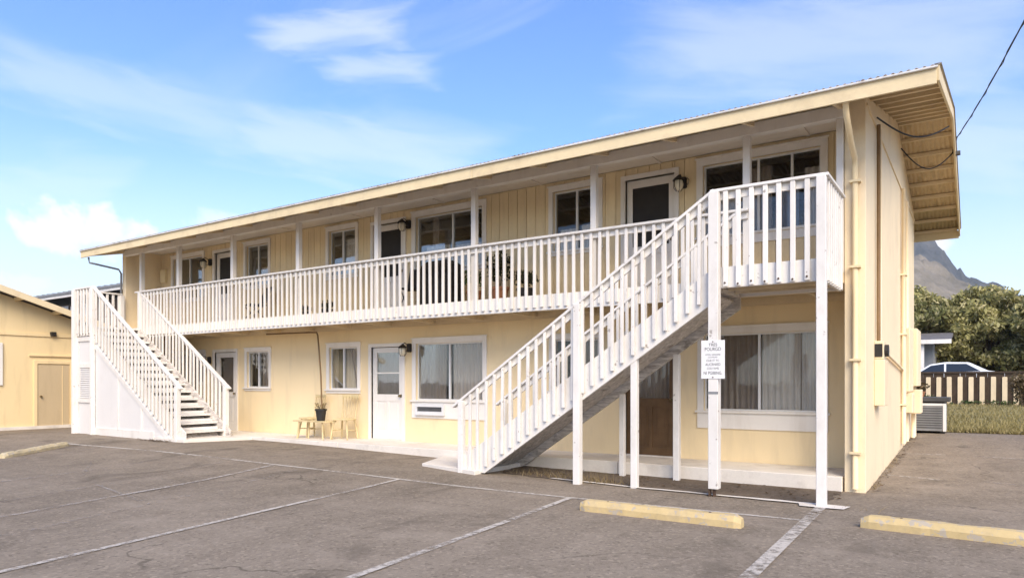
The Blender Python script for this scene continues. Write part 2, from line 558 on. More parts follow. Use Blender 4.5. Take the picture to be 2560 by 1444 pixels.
class M:
    def __init__(s):
        s.v, s.f, s.m = [], [], []

    def add(s, vs, fs, mi=0):
        o = len(s.v)
        s.v += [tuple(p) for p in vs]
        s.f += [tuple(i + o for i in f) for f in fs]
        s.m += [mi] * len(fs)
        return s

    def box(s, x0, x1, y0, y1, z0, z1, mi=0):
        return s.add([(x0, y0, z0), (x1, y0, z0), (x1, y1, z0), (x0, y1, z0), (x0, y0, z1), (x1, y0, z1), (x1, y1, z1), (x0, y1, z1)],
                     [(0, 3, 2, 1), (4, 5, 6, 7), (0, 1, 5, 4), (1, 2, 6, 5), (2, 3, 7, 6), (3, 0, 4, 7)], mi)

    def beam(s, p0, p1, wd, ht, up=(0, 0, 1), mi=0):
        """rectangular bar from p0 to p1, wd across, ht along up"""
        p0, p1 = Vector(p0), Vector(p1)
        d = (p1 - p0).normalized()
        sd_ = d.cross(Vector(up)).normalized() * (wd / 2)
        u = sd_.cross(d).normalized() * (ht / 2)
        vs = []
        for p in (p0, p1):
            vs += [p - sd_ - u, p + sd_ - u, p + sd_ + u, p - sd_ + u]
        return s.add(vs, [(3, 2, 1, 0), (4, 5, 6, 7), (0, 1, 5, 4), (1, 2, 6, 5), (2, 3, 7, 6), (3, 0, 4, 7)], mi)

    def tube(s, path, r, n=8, mi=0, cap=True):
        path = [Vector(p) for p in path]
        rs = r if isinstance(r, (list, tuple)) else [r] * len(path)
        vs = []
        ref = Vector((0, 0, 1))
        for i, p in enumerate(path):
            t = (path[min(i + 1, len(path) - 1)] - path[max(i - 1, 0)]).normalized()
            a = t.cross(ref if abs(t.dot(ref)) < .95 else Vector((1, 0, 0))).normalized()
            b = t.cross(a)
            for k in range(n):
                an = 2 * math.pi * k / n
                vs.append(p + (a * math.cos(an) + b * math.sin(an)) * rs[i])
        fs = []
        for i in range(len(path) - 1):
            for k in range(n):
                k2 = (k + 1) % n
                fs.append((i * n + k, i * n + k2, (i + 1) * n + k2, (i + 1) * n + k))
        if cap:
            fs.append(tuple(range(n)))
            fs.append(tuple((len(path) - 1) * n + k for k in reversed(range(n))))
        return s.add(vs, fs, mi)

    def lathe(s, c, prof, n=14, mi=0):
        c = Vector(c)
        vs = [c + Vector((r * math.cos(2 * math.pi * k / n), r * math.sin(2 * math.pi * k / n), z)) for r, z in prof for k in range(n)]
        fs = []
        for i in range(len(prof) - 1):
            for k in range(n):
                k2 = (k + 1) % n
                fs.append((i * n + k, i * n + k2, (i + 1) * n + k2, (i + 1) * n + k))
        fs.append(tuple(reversed(range(n))))
        fs.append(tuple((len(prof) - 1) * n + k for k in range(n)))
        return s.add(vs, fs, mi)

    def prism(s, poly, axis, a, b, mi=0):
        """poly: 2-D outline in the two other axes (in x,y,z order), extruded along axis from a to b"""
        def pt(q, t):
            q = list(q)
            q.insert('xyz'.index(axis), t)
            return tuple(q)
        n = len(poly)
        vs = [pt(q, a) for q in poly] + [pt(q, b) for q in poly]
        fs = [tuple(range(n)), tuple(reversed(range(n, 2 * n)))]
        fs += [(i, i + n, (i + 1) % n + n, (i + 1) % n) for i in range(n)]
        return s.add(vs, fs, mi)

    def panel(s, x0, x1, z0, z1, y0, y1, holes, mi=0):
        """slab in the xz plane, y0 (front) to y1, with rectangular holes"""
        xs = sorted({x0, x1, *[h[0] for h in holes], *[h[1] for h in holes]})
        zs = sorted({z0, z1, *[h[2] for h in holes], *[h[3] for h in holes]})
        xs = [x for x in xs if x0 <= x <= x1]
        zs = [z for z in zs if z0 <= z <= z1]

        def solid(i, j):
            if not (0 <= i < len(xs) - 1 and 0 <= j < len(zs) - 1):
                return False
            cx, cz = (xs[i] + xs[i + 1]) / 2, (zs[j] + zs[j + 1]) / 2
            return not any(h[0] < cx < h[1] and h[2] < cz < h[3] for h in holes)
        for i in range(len(xs) - 1):
            for j in range(len(zs) - 1):
                if not solid(i, j):
                    continue
                a, b, c, d = xs[i], xs[i + 1], zs[j], zs[j + 1]
                s.add([(a, y0, c), (b, y0, c), (b, y0, d), (a, y0, d)], [(0, 1, 2, 3)], mi)
                s.add([(a, y1, c), (b, y1, c), (b, y1, d), (a, y1, d)], [(3, 2, 1, 0)], mi)
                if not solid(i - 1, j):
                    s.add([(a, y0, c), (a, y0, d), (a, y1, d), (a, y1, c)], [(0, 1, 2, 3)], mi)
                if not solid(i + 1, j):
                    s.add([(b, y0, c), (b, y1, c), (b, y1, d), (b, y0, d)], [(0, 1, 2, 3)], mi)
                if not solid(i, j - 1):
                    s.add([(a, y0, c), (a, y1, c), (b, y1, c), (b, y0, c)], [(0, 1, 2, 3)], mi)
                if not solid(i, j + 1):
                    s.add([(a, y0, d), (b, y0, d), (b, y1, d), (a, y1, d)], [(0, 1, 2, 3)], mi)
        return s

    def mesh(s, name, mats, bevel=0, smooth=False, seg=1):
        me = bpy.data.meshes.new(name)
        me.from_pydata(s.v, [], s.f)
        for m in (mats if isinstance(mats, (list, tuple)) else [mats]):
            me.materials.append(MATS[m])
        me.polygons.foreach_set('material_index', s.m)
        if bevel:
            bm = bmesh.new()
            bm.from_mesh(me)
            bmesh.ops.bevel(bm, geom=bm.edges[:], offset=bevel, segments=seg, affect='EDGES', clamp_overlap=True)
            bm.to_mesh(me)
            bm.free()
        if smooth:
            me.polygons.foreach_set('use_smooth', [True] * len(me.polygons))
        me.update()
        return me

    def obj(s, name, mats, parent=None, bevel=0, smooth=False, label=None, seg=1):
        return link(name, s.mesh(name, mats, bevel, smooth, seg), parent, label=label)


def link(name, me, parent=None, loc=None, rot=None, label=None):
    o = bpy.data.objects.new(name, me)
    C.objects.link(o)
    if parent is not None:
        o.parent = parent
        o.matrix_parent_inverse = INV.get(parent.name, Matrix())
        INV[o.name] = Matrix()
    if loc is not None:
        o.location = loc
    if rot is not None:
        o.rotation_euler = rot
    if label:
        o['label'] = label
    return o


def tag(o, label, cat, group=None):
    o['label'] = label
    o['category'] = cat
    if group:
        o['group'] = group
    return o


def thing(name, loc, label, cat, group=None, local=False, rotz=0):
    o = bpy.data.objects.new(name, None)
    o.empty_display_size = .2
    C.objects.link(o)
    o.location = loc
    o.rotation_euler = (0, 0, rotz)
    tag(o, label, cat, group)
    INV[o.name] = Matrix() if local else Matrix.Translation(-Vector(loc))
    return o


def struct(o, kind='structure'):
    o['kind'] = kind
    return o


def ss(a, b, t):
    t = max(0, min(1, (t - a) / (b - a)))
    return t * t * (3 - 2 * t)


def gz(x, y):
    """height of the lot: rises gently towards the walkway on the left and along the right-hand side wall"""
    a = .12 * ss(-5, -14, x) * (1 - .45 * ss(-19.5, -23, x)) * ss(5.5, 8.6, y)
    b = .30 * max(0, min(1, (y - 10.2) / 7.6)) * ss(-2.4, -1.3, x) + .16 * ss(18.5, 35, y) + .38 * ss(36.3, 38, y)
    return a + b


# ------------------------------------------------------------------ ground
def sheet(name, xs, ys, zf, mat, parent=None):
    vs = [(x, y, zf(x, y)) for y in ys for x in xs]
    nx = len(xs)
    fs = [(j * nx + i, j * nx + i + 1, (j + 1) * nx + i + 1, (j + 1) * nx + i) for j in range(len(ys) - 1) for i in range(nx - 1)]
    m = M().add(vs, fs)
    return m.obj(name, mat, parent, smooth=True)


def frange(a, b, st):
    n = max(1, int(round((b - a) / st)))
    return [a + (b - a) * i / n for i in range(n + 1)]


gxs = [-60, -45, -35] + frange(-30, 6, .5) + [9, 14, 22, 35]
gys = [-40, -25, -15, -8, -3] + frange(0, 20, .4) + [20.4]


def lotz(x, y):
    base = gz(x, y)
    base += .010 * noise.noise(Vector((x * .35, y * .35, 3.1))) * (1 if y < 9.2 else 0.3)
    return base


ground = struct(sheet('parking_lot', gxs, gys, lotz, 'asphalt'))
ground['label'] = 'worn grey brown asphalt parking lot in front of the building'
terr = struct(sheet('ground', [-2400, -1500, -400, -100, 100, 400, 1500, 2400], [-1500, -600, -100, -41, 20, 60, 200, 700, 2000, 2500],
                    lambda x, y: -.35, 'earth'))


def strip(name, pts, wd, mat, lift=.006, parent=ground, step=.4):
    """flat painted band following the lot surface"""
    vs, fs = [], []
    P = [Vector(p) for p in pts]
    line = []
    for a, b in zip(P[:-1], P[1:]):
        n = max(1, int((b - a).length / step))
        line += [a.lerp(b, i / n) for i in range(n)]
    line.append(P[-1])
    for i, p in enumerate(line):
        t = (line[min(i + 1, len(line) - 1)] - line[max(i - 1, 0)]).normalized()
        nrm = Vector((-t.y, t.x)) * wd / 2
        for q in (p - nrm, p + nrm):
            vs.append((q.x, q.y, lotz(q.x, q.y) + lift))
        if i:
            k = 2 * i
            fs.append((k - 2, k - 1, k + 1, k))
    return M().add(vs, fs).obj(name, mat, parent)


strip('painted_line', [(-17.2, 7.32), (-12, 7.50), (-7.0, 7.54), (-4.2, 7.55), (-1.5, 7.64)], .07, 'line_white', .006)
strip('painted_line', [(-7.01, 7.50), (-6.10, 2.2), (-5.6, -1)], .075, 'line_white', .010)
strip('painted_line', [(-4.18, 7.50), (-3.79, 3.57), (-3.4, 0)], .08, 'line_white', .010)
strip('painted_line', [(-1.50, 8.58), (-1.40, 5.17), (-1.25, 1)], .115, 'line_white', .012)
strip('painted_line', [(-9.79, 7.46), (-8.57, 3.11), (-7.6, -.5)], .09, 'line_faded', .010)
strip('painted_line', [(-12.4, 7.4), (-11.6, 4.2), (-10.6, 0)], .09, 'line_ghost', .010)
strip('painted_line', [(-9.0, 7.3), (-7.6, 3.0), (-6.9, .5)], .10, 'line_ghost', .010)
strip('painted_line', [(-1.16, 11.66), (-.47, 11.5)], .06, 'line_white')
strip('painted_line', [(-1.10, 14.2), (-.5, 14.3)], .06, 'line_white')
strip('painted_line', [(.03, 11.6), (1.2, 11.3)], .06, 'line_faded')
strip('painted_line', [(-.1, 14.3), (1.5, 14.1)], .06, 'line_faded')


def ragged(name, outline, mat, zadd, kind='structure', jit=.05, step=.18, parent=None):
    """flat sheet with a frayed edge"""
    pts = []
    n = len(outline)
    for i in range(n):
        a, b = Vector(outline[i]), Vector(outline[(i + 1) % n])
        k = max(1, int((b - a).length / step))
        for j in range(k):
            p = a.lerp(b, j / k)
            t = (b - a).normalized()
            p = p + Vector((-t.y, t.x)) * random.uniform(-jit, jit)
            pts.append(p)
    vs = [(p.x, p.y, lotz(p.x, p.y) + zadd) for p in pts]
    m = M().add(vs, [tuple(range(len(vs)))])
    o = m.obj(name, mat, parent)
    if kind and parent is None:
        o['kind'] = kind
    return o


ragged('shaded_dirt_strip', [(-6.2, 9.0), (-5.2, 8.86), (-4.0, 8.80), (-1.62, 8.80), (-1.5, 9.3), (-1.5, 9.95), (-6.6, 9.95)], 'ground_brown', .007)  # dirt below stairs and landing, their soft shadow put into its colour
ragged('concrete_edging', [(-5.3, 8.86), (-3.9, 8.70), (-1.75, 8.66), (-1.72, 8.50), (-1.25, 8.50), (-1.22, 8.72), (-1.6, 8.76), (-3.9, 8.78), (-5.2, 8.92)],
       'concrete', .014, jit=.018)

strip('painted_line', [(-15.2, 7.3), (-13.9, 3.2), (-13.0, 0)], .09, 'line_ghost', .010)
strip('painted_line', [(-13.2, 6.2), (-11.0, 5.0), (-8.0, 4.4)], .06, 'line_ghost', .009)
strip('painted_line', [(-10.9, 7.3), (-9.6, 3.4), (-8.9, 1.0)], .07, 'line_ghost', .010)
strip('painted_line', [(.6, 8.3), (2.2, 8.2)], .07, 'line_faded')

# walkway slabs: each pour its own piece
wk = M().box(-19.44, -14.2, 9.95, 11.0, -.2, .19).obj('walkway', 'concrete', bevel=.008)
struct(wk)
for a, b in ((-14.19, -11.0), (-10.99, -7.8), (-7.79, -4.7), (-4.69, -1.492)):
    M().box(a, b, 9.95 + random.uniform(0, .006), 11.0, -.2, .19 + random.uniform(-.003, .003)).obj('slab', 'concrete', wk, bevel=.008)
M().prism([(-15.55, 8.62), (-14.35, 8.62), (-13.8, 9.945), (-15.55, 9.945)], 'z', -.2, .185).obj('stair_pad', 'concrete', wk, bevel=.008)
M().prism([(-7.75, 8.86), (-6.42, 8.55), (-6.40, 9.945), (-8.2, 9.945)], 'z', -.2, .075).obj('stair_pad', 'concrete', wk, bevel=.006)

# lawn behind the right-hand side
lawn = struct(sheet('lawn', frange(-14, 14, .5), [18.6 + .0 * i for i in (0,)] + frange(19, 37, .6), lambda x, y: gz(x, max(y, 18.6)) + .022 + .02 * noise.noise(Vector((x, y, 0))) + (0 if x > -2.4 else .3 * ss(-1.3, -2.4, x)), 'lawn_green'))
struct(sheet('back_lane', frange(-20, 20, 1), frange(37.1, 60, 1), lambda x, y: gz(0, y) + .0, 'earth'))
gm = M()
for i in range(16000):
    y = 18.55 + 17 * random.random() ** 1.6
    x = random.uniform(-2.3, 5.2) * (y / 24)
    if x < -1.4 and y < 19:
        continue
    z = gz(max(x, -1.3), max(y, 18.6)) + .01
    h = random.uniform(.05, .13)
    a = random.uniform(0, math.pi)
    dx, dy = math.cos(a) * .02, math.sin(a) * .02
    lx, ly = random.uniform(-.05, .05), random.uniform(-.05, .05)
    gm.add([(x - dx, y - dy, z), (x + dx, y + dy, z), (x + lx, y + ly, z + h)], [(0, 1, 2)])
o = gm.obj('grass', 'grass_blade')
struct(o, 'stuff')
o['label'] = 'patchy yellow green grass of the back lawn'

# ------------------------------------------------------------------ hills
def hills(name, mat, x0, x1, y0, y1, nx, ny, hf):
    xs, ys = frange(x0, x1, (x1 - x0) / nx), frange(y0, y1, (y1 - y0) / ny)
    return struct(sheet(name, xs, ys, hf, mat))


def fbm(x, y, s, o=5):
    return noise.fractal(Vector((x / s, y / s, .7)), .9, 2.1, o)


def ridge_far(x, y):
    # summit left of the wall's end, shoulder falling to the right
    crest = 300 * math.exp(-((x + 212) / 160) ** 2) + 118 * math.exp(-((x - 60) / 240) ** 2) + 120 * math.exp(-((x + 700) / 400) ** 2)
    prof = math.exp(-((y - 1600) / 230) ** 2)
    return -2 + crest * prof * (1 + .13 * fbm(x, y, 120)) + (26 - 40 * abs(fbm(x, y, 70))) * prof + 9 * fbm(x, y, 22) * prof


def ridge_near(x, y):
    crest = 140 * math.exp(-((x + 85) / 105) ** 2) + 62 * math.exp(-((x + 330) / 200) ** 2) + 58 * math.exp(-((x - 75) / 75) ** 2)
    prof = math.exp(-((y - 900) / 170) ** 2)
    return -2 + crest * prof * (1 + .12 * fbm(x, y, 80)) + (6 - 14 * abs(fbm(x, y, 45))) * prof + 3.5 * fbm(x, y, 14) * prof


hills('mountain', 'hill_far', -1300, 900, 1000, 2100, 260, 120, ridge_far)
hills('hill', 'hill_near', -600, 500, 560, 1300, 220, 110, ridge_near)

# ------------------------------------------------------------------ apartment building
XL, XR = -19.62, -1.22            # outer faces of the two end walls
WY = 11.0                         # face of the apartment fronts
FZ = 2.85                         # upper walkway level
EY, EZ, SL, RY = 9.15, 4.96, .228, 14.15


def roof_z(y):
    return EZ + SL * (min(y, 2 * RY - y) - EY)


bld = thing('apartment_building', (-10.4, 14.0, 0), 'two storey pale yellow apartment building with long white upstairs balcony', 'building')

# openings: (x0, x1, z0, z1)
LOW = dict(doorA=(-16.86, -15.93, .19, 2.22), winA=(-15.48, -14.60, 1.30, 2.20), winB=(-12.42, -11.50, 1.27, 2.22),
           doorB=(-11.08, -10.16, .19, 2.19), winC=(-9.78, -8.05, 1.06, 2.23), winD=(-6.46, -5.55, 1.27, 2.20),
           doorE=(-5.04, -4.14, .19, 2.22), winE=(-3.67, -1.93, .98, 2.19), winL=(-18.75, -17.35, 1.06, 2.2))
UPP = dict(winL=(-18.80, -17.38, 3.72, 4.86), doorA=(-16.84, -15.96, FZ, 4.84), winA=(-15.50, -14.60, 3.86, 4.88), winB=(-12.43, -11.55, 3.86, 4.88),
           doorB=(-11.0, -10.12, FZ, 4.84), winC=(-9.78, -8.05, 3.74, 4.86), winD=(-6.46, -5.54, 3.80, 4.88),
           doorE=(-5.03, -4.15, FZ, 4.86), winE=(-3.68, -1.93, 3.74, 4.88))

M().panel(-19.44, -1.42, -.1, 2.84, WY, WY + .16, list(LOW.values())).obj('front_wall', 'stucco_yellow', bld)
M().panel(-19.44, -1.42, 2.845, 5.06, WY + .002, WY + .15, list(UPP.values())).obj('upper_wall', 'siding_tan', bld)
gable = [(10.0, -.3), (17.95, -.3), (17.95, roof_z(17.95) - .035), (RY, roof_z(RY) - .035), (10.0, roof_z(10.0) - .035)]
M().prism(gable, 'x', XR - .25, XR).obj('side_wall', 'stucco_side', bld, bevel=.006)
M().prism(gable, 'x', XL, XL + .17).obj('side_wall', 'stucco_side', bld, bevel=.006)
M().box(XL + .17, XR - .25, 17.75, 17.94, -.2, 5.05).obj('back_wall', 'stucco_side', bld)
M().box(XL + .18, XR - .26, WY + .165, 17.74, 2.55, 2.80).obj('floor_slab', 'interior', bld)
M().box(XL + .18, XR - .26, WY + .165, 17.74, .10, .18).obj('floor_slab', 'interior', bld)
for x in (-13.5, -7.4):
    M().box(x, x + .12, WY + .17, 17.73, .19, 5.0).obj('party_wall', 'interior', bld)

# upper storey boarding: every board its own piece, cut round the openings
edges = set()
x = -19.43
while x < -1.43:
    edges.add(round(x, 4))
    x += .2032
edges.add(-1.43)
ops = [(a - .0, b + .0, c, d) for a, b, c, d in UPP.values()]
for a, b, c, d in ops:
    edges.add(a)
    edges.add(b)
es = sorted(edges)
for a, b in zip(es[:-1], es[1:]):
    if b - a < .03:
        continue
    cx = (a + b) / 2
    segs = [(FZ + .005, 5.055)]
    for (p, q, c, d) in ops:
        if p < cx < q:
            segs = [(FZ + .005, c), (d, 5.055)]
    for (c, d) in segs:
        if d - c > .04:
            M().box(a + .005, b - .005, WY - .016 + random.uniform(-.0015, .0015), WY + .001, c, d).obj('siding_board', 'siding_tan', bld)


def curtain(parent, x0, x1, z0, z1, y, mat, amp=.022, pitch=.09, seed=0):
    rnd = random.Random(seed)
    n = max(6, int((x1 - x0) / .012))
    ph = rnd.uniform(0, 6)
    top, bot = [], []
    for i in range(n + 1):
        x = x0 + (x1 - x0) * i / n
        t = x / pitch * 2 * math.pi + ph + .9 * math.sin(x * 7 + seed)
        top.append((x, y + amp * .6 * math.sin(t), z1))
        bot.append((x + .006 * math.sin(t * .5), y + amp * (1.1 * math.sin(t) + .35 * math.sin(.41 * t)), z0 + .01 * math.sin(x * 5)))
    vs = top + bot
    fs = [(i, i + 1, n + 2 + i, n + 1 + i) for i in range(n)]
    return M().add(vs, fs).obj('curtain', mat, parent, smooth=True)


def window(op, mulls, curtains, trim=.085, sill=None, mat='white_trim', proud=.026, label=None, upper=False):
    x0, x1, z0, z1 = op
    t = trim
    fy = WY - (.018 if upper else 0)
    m = M()
    zb = z0 - (sill if sill else t)
    m.panel(x0 - t, x1 + t, zb, z1 + t, fy - proud, WY + .001, [(x0, x1, z0, z1)])
    w_ = m.obj('window', mat, bld, bevel=.003, label=label)
    # projecting sill and drip cap
    M().box(x0 - t - .03, x1 + t + .03, fy - proud - .035, fy - proud, z0 - .035, z0).obj('sill', mat, w_, bevel=.004)
    M().box(x0 - t - .02, x1 + t + .02, fy - proud - .022, fy - proud, z1 + t - .002, z1 + t + .022).obj('drip_cap', mat, w_, bevel=.003)
    # metal sash
    s = M()
    s.panel(x0, x1, z0, z1, WY + .045, WY + .085, [(x0 + .028, x1 - .028, z0 + .028, z1 - .028)])
    s.obj('sash', 'white_metal', w_)
    for q in mulls:
        M().box(q - .018, q + .018, WY + .04, WY + .08, z0 + .029, z1 - .029).obj('mullion', 'white_metal', w_)
    xs = [x0 + .028] + list(mulls) + [x1 - .028]
    for i, (a, b) in enumerate(zip(xs[:-1], xs[1:])):
        y = WY + .058 + .012 * (i % 2)
        M().box(a, b, y, y + .004, z0 + .028, z1 - .028).obj('pane', 'window_glass', w_)
    for k, (fa, fb, ca, cb, cm) in enumerate(curtains):
        W, H = x1 - x0, z1 - z0
        curtain(w_, x0 + W * fa + .02, x0 + W * fb - .02, z0 + H * ca + .01, z0 + H * cb - .005, WY + .115 + .022 * k, cm, seed=k + int(x0 * 10))
    return w_


def door(op, leaf, glass, rails, panels, knob, casing='white_trim', glassmat='window_glass', upper=False, label=None, backing=True):
    x0, x1, z0, z1 = op
    fy = WY - (.018 if upper else 0)
    c = .075
    g = .012
    holes = [glass] + panels
    d = M().panel(x0 + g, x1 - g, z0 + .02, z1 - g, WY + .03, WY + .07, holes).obj('door', leaf, bld, bevel=0, label=label)
    M().panel(x0 - c, x1 + c, z0 - .001, z1 + c, fy - .026, WY + .10, [(x0, x1, z0 - .002, z1)]).obj('door_frame', casing, d, bevel=.003)
    M().box(x0, x1, WY - .03, WY + .1, z0 + .001, z0 + .018).obj('threshold', 'concrete', d)
    a, b, e, f = glass
    M().box(a, b, WY + .048, WY + .053, e, f).obj('pane', glassmat, d)
    for r in rails:
        M().box(a, b, WY + .036, WY + .064, r - .015, r + .015).obj('glazing_bar', leaf, d)
    for (p, q, r, s) in panels:
        m = M().box(p, q, WY + .045, WY + .06, r, s)
        m.box(p + .045, q - .045, WY + .036, WY + .046, r + .045, s - .045)
        m.obj('panel', leaf, d)
    kx = x1 - .075 if knob > 0 else x0 + .075
    kz = z0 + .95
    k = M().tube([(kx, WY + .03, kz), (kx, WY - .012, kz)], .012, 8)
    k.tube([(kx, WY - .008, kz), (kx, WY - .02, kz), (kx, WY - .04, kz), (kx, WY - .052, kz)], [.014, .028, .028, .012], 10)
    k.tube([(kx, WY + .03, kz), (kx, WY + .024, kz)], .034, 12)
    k.obj('knob', 'brass', d, smooth=True)
    if glassmat == 'window_glass' and backing:
        curtain(d, a - .03, b + .03, e - .05, f + .03, WY + .13, 'curtain_brown', .008, .06, int(x0 * 7))
    return d


# lower storey
window(LOW['winL'], [-18.05], [(0, 1, 0, 1, 'curtain_grey')])
door(LOW['doorA'], 'white_trim', (-16.68, -16.10, 1.18, 2.08), [], [(-16.70, -16.09, .38, 1.05)], 1, label='white door with dark glass behind the left staircase')
window(LOW['winA'], [-15.07], [(.52, 1, 0, 1, 'curtain_brown')], label='small two pane window beside the left staircase')
window(LOW['winB'], [-12.0], [(.47, 1, .0, 1, 'curtain_grey'), (0, .2, 0, 1, 'curtain_brown')], trim=.09)
door(LOW['doorB'], 'white_trim', (-10.95, -10.29, 1.17, 2.07), [1.63], [(-10.95, -10.65, .38, 1.02), (-10.59, -10.29, .38, 1.02)], 1, label='white screen door with two lower panels')
window(LOW['winC'], [-8.92], [(0, .44, 0, 1, 'curtain_brown'), (.5, 1, 0, 1, 'curtain_grey'), (.0, .08, 0, 1, 'curtain_light')], trim=.10, sill=.37, label='wide window above the air conditioner')
window(LOW['winD'], [-6.0], [(.5, 1, 0, 1, 'curtain_brown')])
door(LOW['doorE'], 'brown_wood', (-4.92, -4.26, 1.16, 2.10), [], [(-4.92, -4.62, .34, 1.02), (-4.56, -4.26, .34, 1.02)], 1, label='dark brown wooden door under the right staircase')
window(LOW['winE'], [-2.82], [(.10, .47, 0, 1, 'curtain_brown'), (.49, .84, 0, 1, 'curtain_light'), (.82, 1, 0, 1, 'curtain_light')], trim=.10, sill=.28, label='wide curtained window under the right landing')
# upper storey
window(UPP['winL'], [-18.09], [(.8, 1, 0, 1, 'curtain_brown')], upper=True)
door(UPP['doorA'], 'white_trim', (-16.70, -16.10, 3.75, 4.70), [], [(-16.70, -16.10, 3.05, 3.62)], 1, upper=True, glassmat='screen_dark')
window(UPP['winA'], [-15.08], [(.5, 1, 0, .45, 'curtain_grey')], upper=True)
window(UPP['winB'], [-12.02], [(.5, 1, 0, .8, 'curtain_light')], upper=True)
door(UPP['doorB'], 'white_trim', (-10.88, -10.24, 3.70, 4.70), [4.08], [(-10.88, -10.24, 3.05, 3.58)], 1, upper=True, glassmat='screen_dark')
window(UPP['winC'], [-8.84], [(.10, .48, 0, .45, 'curtain_light'), (.52, 1, 0, .42, 'curtain_light'), (.18, .3, .4, 1, 'curtain_brown')], upper=True, trim=.10)
window(UPP['winD'], [-6.0], [(.06, .48, 0, .38, 'curtain_light'), (.52, 1, 0, .42, 'curtain_light')], upper=True)
door(UPP['doorE'], 'white_trim', (-4.92, -4.27, 3.72, 4.72), [4.12], [(-4.92, -4.27, 3.05, 3.58)], 1, upper=True, glassmat='screen_dark', label='upstairs white door with dark screen by the landing')
window(UPP['winE'], [-2.83, -2.34], [(.0, .30, 0, .55, 'curtain_grey'), (.34, .6, 0, .9, 'curtain_brown'), (.62, .82, 0, .7, 'curtain_blue'), (.84, 1, 0, .8, 'curtain_grey')], upper=True, trim=.10, sill=.17)

# balcony floor, joists, fascia
deck = M().box(-19.44, -1.475, 9.92, 10.995, 2.72, FZ).obj('balcony_floor', 'soffit_tan', bld)
for i in range(15):
    x = -19.0 + i * 1.22
    M().box(x - .02, x + .02, 9.915, 10.99, 2.63, 2.718).obj('joist', 'soffit_tan', deck)
M().box(-19.44, -1.475, 10.955, 10.992, 2.60, 2.717).obj('ledger', 'soffit_tan', deck)
for a, b in ((-19.44, -15.2), (-15.195, -10.4), (-10.395, -5.8), (-5.795, -1.475)):
    M().box(a, b, 9.875, 9.913, 2.615, 2.875).obj('fascia_board', 'white_paint', deck, bevel=.004)

# balcony railing: cap rail, under rail, balusters fixed to the face of the fascia
RZ = 3.83
rail = M().box(-18.62, -2.66, 9.80, 9.91, RZ - .038, RZ).obj('balcony_railing', 'white_paint', bld, bevel=.006)
M().box(-18.6, -2.68, 9.876, 9.908, RZ - .13, RZ - .042).obj('under_rail', 'white_paint', rail, bevel=.003)
bal_me = M().box(-.025, .025, -.019, .019, 0, RZ - 2.668 - .036).mesh('baluster', 'white_paint', bevel=.005)
x = -18.50
k = 0
posts_x = [-2.71, -5.10, -7.48, -9.87, -12.22, -14.55, -16.80, -18.55]
while x < -2.75:
    link('baluster', bal_me, rail, (x + random.uniform(-.006, .006), 9.854 + random.uniform(-.002, .002), 2.665 + random.uniform(-.004, .004)), (random.uniform(-.005, .005), random.uniform(-.011, .011), random.uniform(-.06, .06)))
    x += .1505
# upper posts, beam, ceiling
for px in posts_x:
    M().box(px - .05, px + .05, 9.918, 10.018, FZ, 4.86).obj('post', 'white_paint', bld, bevel=.006)
M().box(-1.56, -1.475, 9.93, 10.05, FZ, 4.86).obj('post', 'white_paint', bld, bevel=.006)
M().box(-19.44, -1.475, 9.91, 10.03, 4.862, 5.03).obj('beam', 'white_paint', bld, bevel=.006)
ceil = M().box(-19.44, -1.475, 10.032, 10.978, 5.06, 5.075).obj('balcony_ceiling', 'ceiling_white', bld)
for i in range(8):
    x = -18.2 + i * 2.3
    M().box(x - .025, x + .025, 10.034, 10.976, 5.045, 5.059).obj('batten', 'ceiling_white', ceil)

# roof: corrugated sheets on purlins, rafters, fascia and barge boards
RX0, RX1 = -20.05, -.40
rf = bpy.data.objects.new('roof', None)
C.objects.link(rf)
rf.parent = bld
rf.matrix_parent_inverse = INV[bld.name]
INV[rf.name] = Matrix()
nsheet = 24
sw = (RX1 - RX0) / nsheet
pitch = sw / 10.5
for side in (0, 1):
    y0, y1 = (EY - .05, RY + .02) if side == 0 else (2 * RY - EY + .05, RY - .02)
    cols = 10 * 6 + 6
    m = M()
    vs = []
    fs = []
    for lay, dz in ((0, 0.0), (1, -.004)):
        for i in range(cols + 1):
            xx = i * pitch / 6
            wz = .011 * math.cos(2 * math.pi * i / 6)
            for y in (y0, (y0 + y1) / 2, y1):
                vs.append((xx, y, EZ + SL * (abs(RY - EY) - abs(RY - y)) + wz + .018 + dz - .004 * (i / cols)))
    nn_ = (cols + 1) * 3
    for lay in (0, 1):
        for i in range(cols):
            for j in (0, 1):
                q = lay * nn_ + i * 3 + j
                f = (q, q + 3, q + 4, q + 1)
                fs.append(f if (lay == 0) == (side == 0) else f[::-1])
    for i in range(cols):           # closing edge at the eave
        fs.append((i * 3, i * 3 + 3, nn_ + i * 3 + 3, nn_ + i * 3))
    m.add(vs, fs)
    nf = cols * 2
    m.m = [0] * nf + [1] * nf + [0] * cols
    me = m.mesh('roof_sheet', ['roof_metal', 'sheet_under'], smooth=True)
    for k in range(nsheet):
        link('roof_sheet', me, rf, (RX0 + k * sw, 0, .0012 * (k % 3)))
    # purlins run the length of the roof and show under the verge
    sgn = 1 if side == 0 else -1
    for k in range(9):
        y = EY + .10 + k * .60 if side == 0 else 2 * RY - EY - .10 - k * .60
        if abs(RY - y) < .1:
            y = RY - sgn * .1
        z = roof_z(y) - .035
        M().beam((RX0 + .03, y, z), (RX1 - .03, y, z), .05, .062).obj('purlin', 'soffit_tan', rf)
    nraft = 17
    for k in range(nraft):
        x = -19.35 + k * (17.85 / (nraft - 1))
        ya, yb = (EY + .05, WY - .01) if side == 0 else (2 * RY - EY - .05, 17.96)
        M().beam((x, ya, roof_z(ya) - .115), (x, yb, roof_z(yb) - .115), .045, .095).obj('rafter', 'soffit_tan', rf)
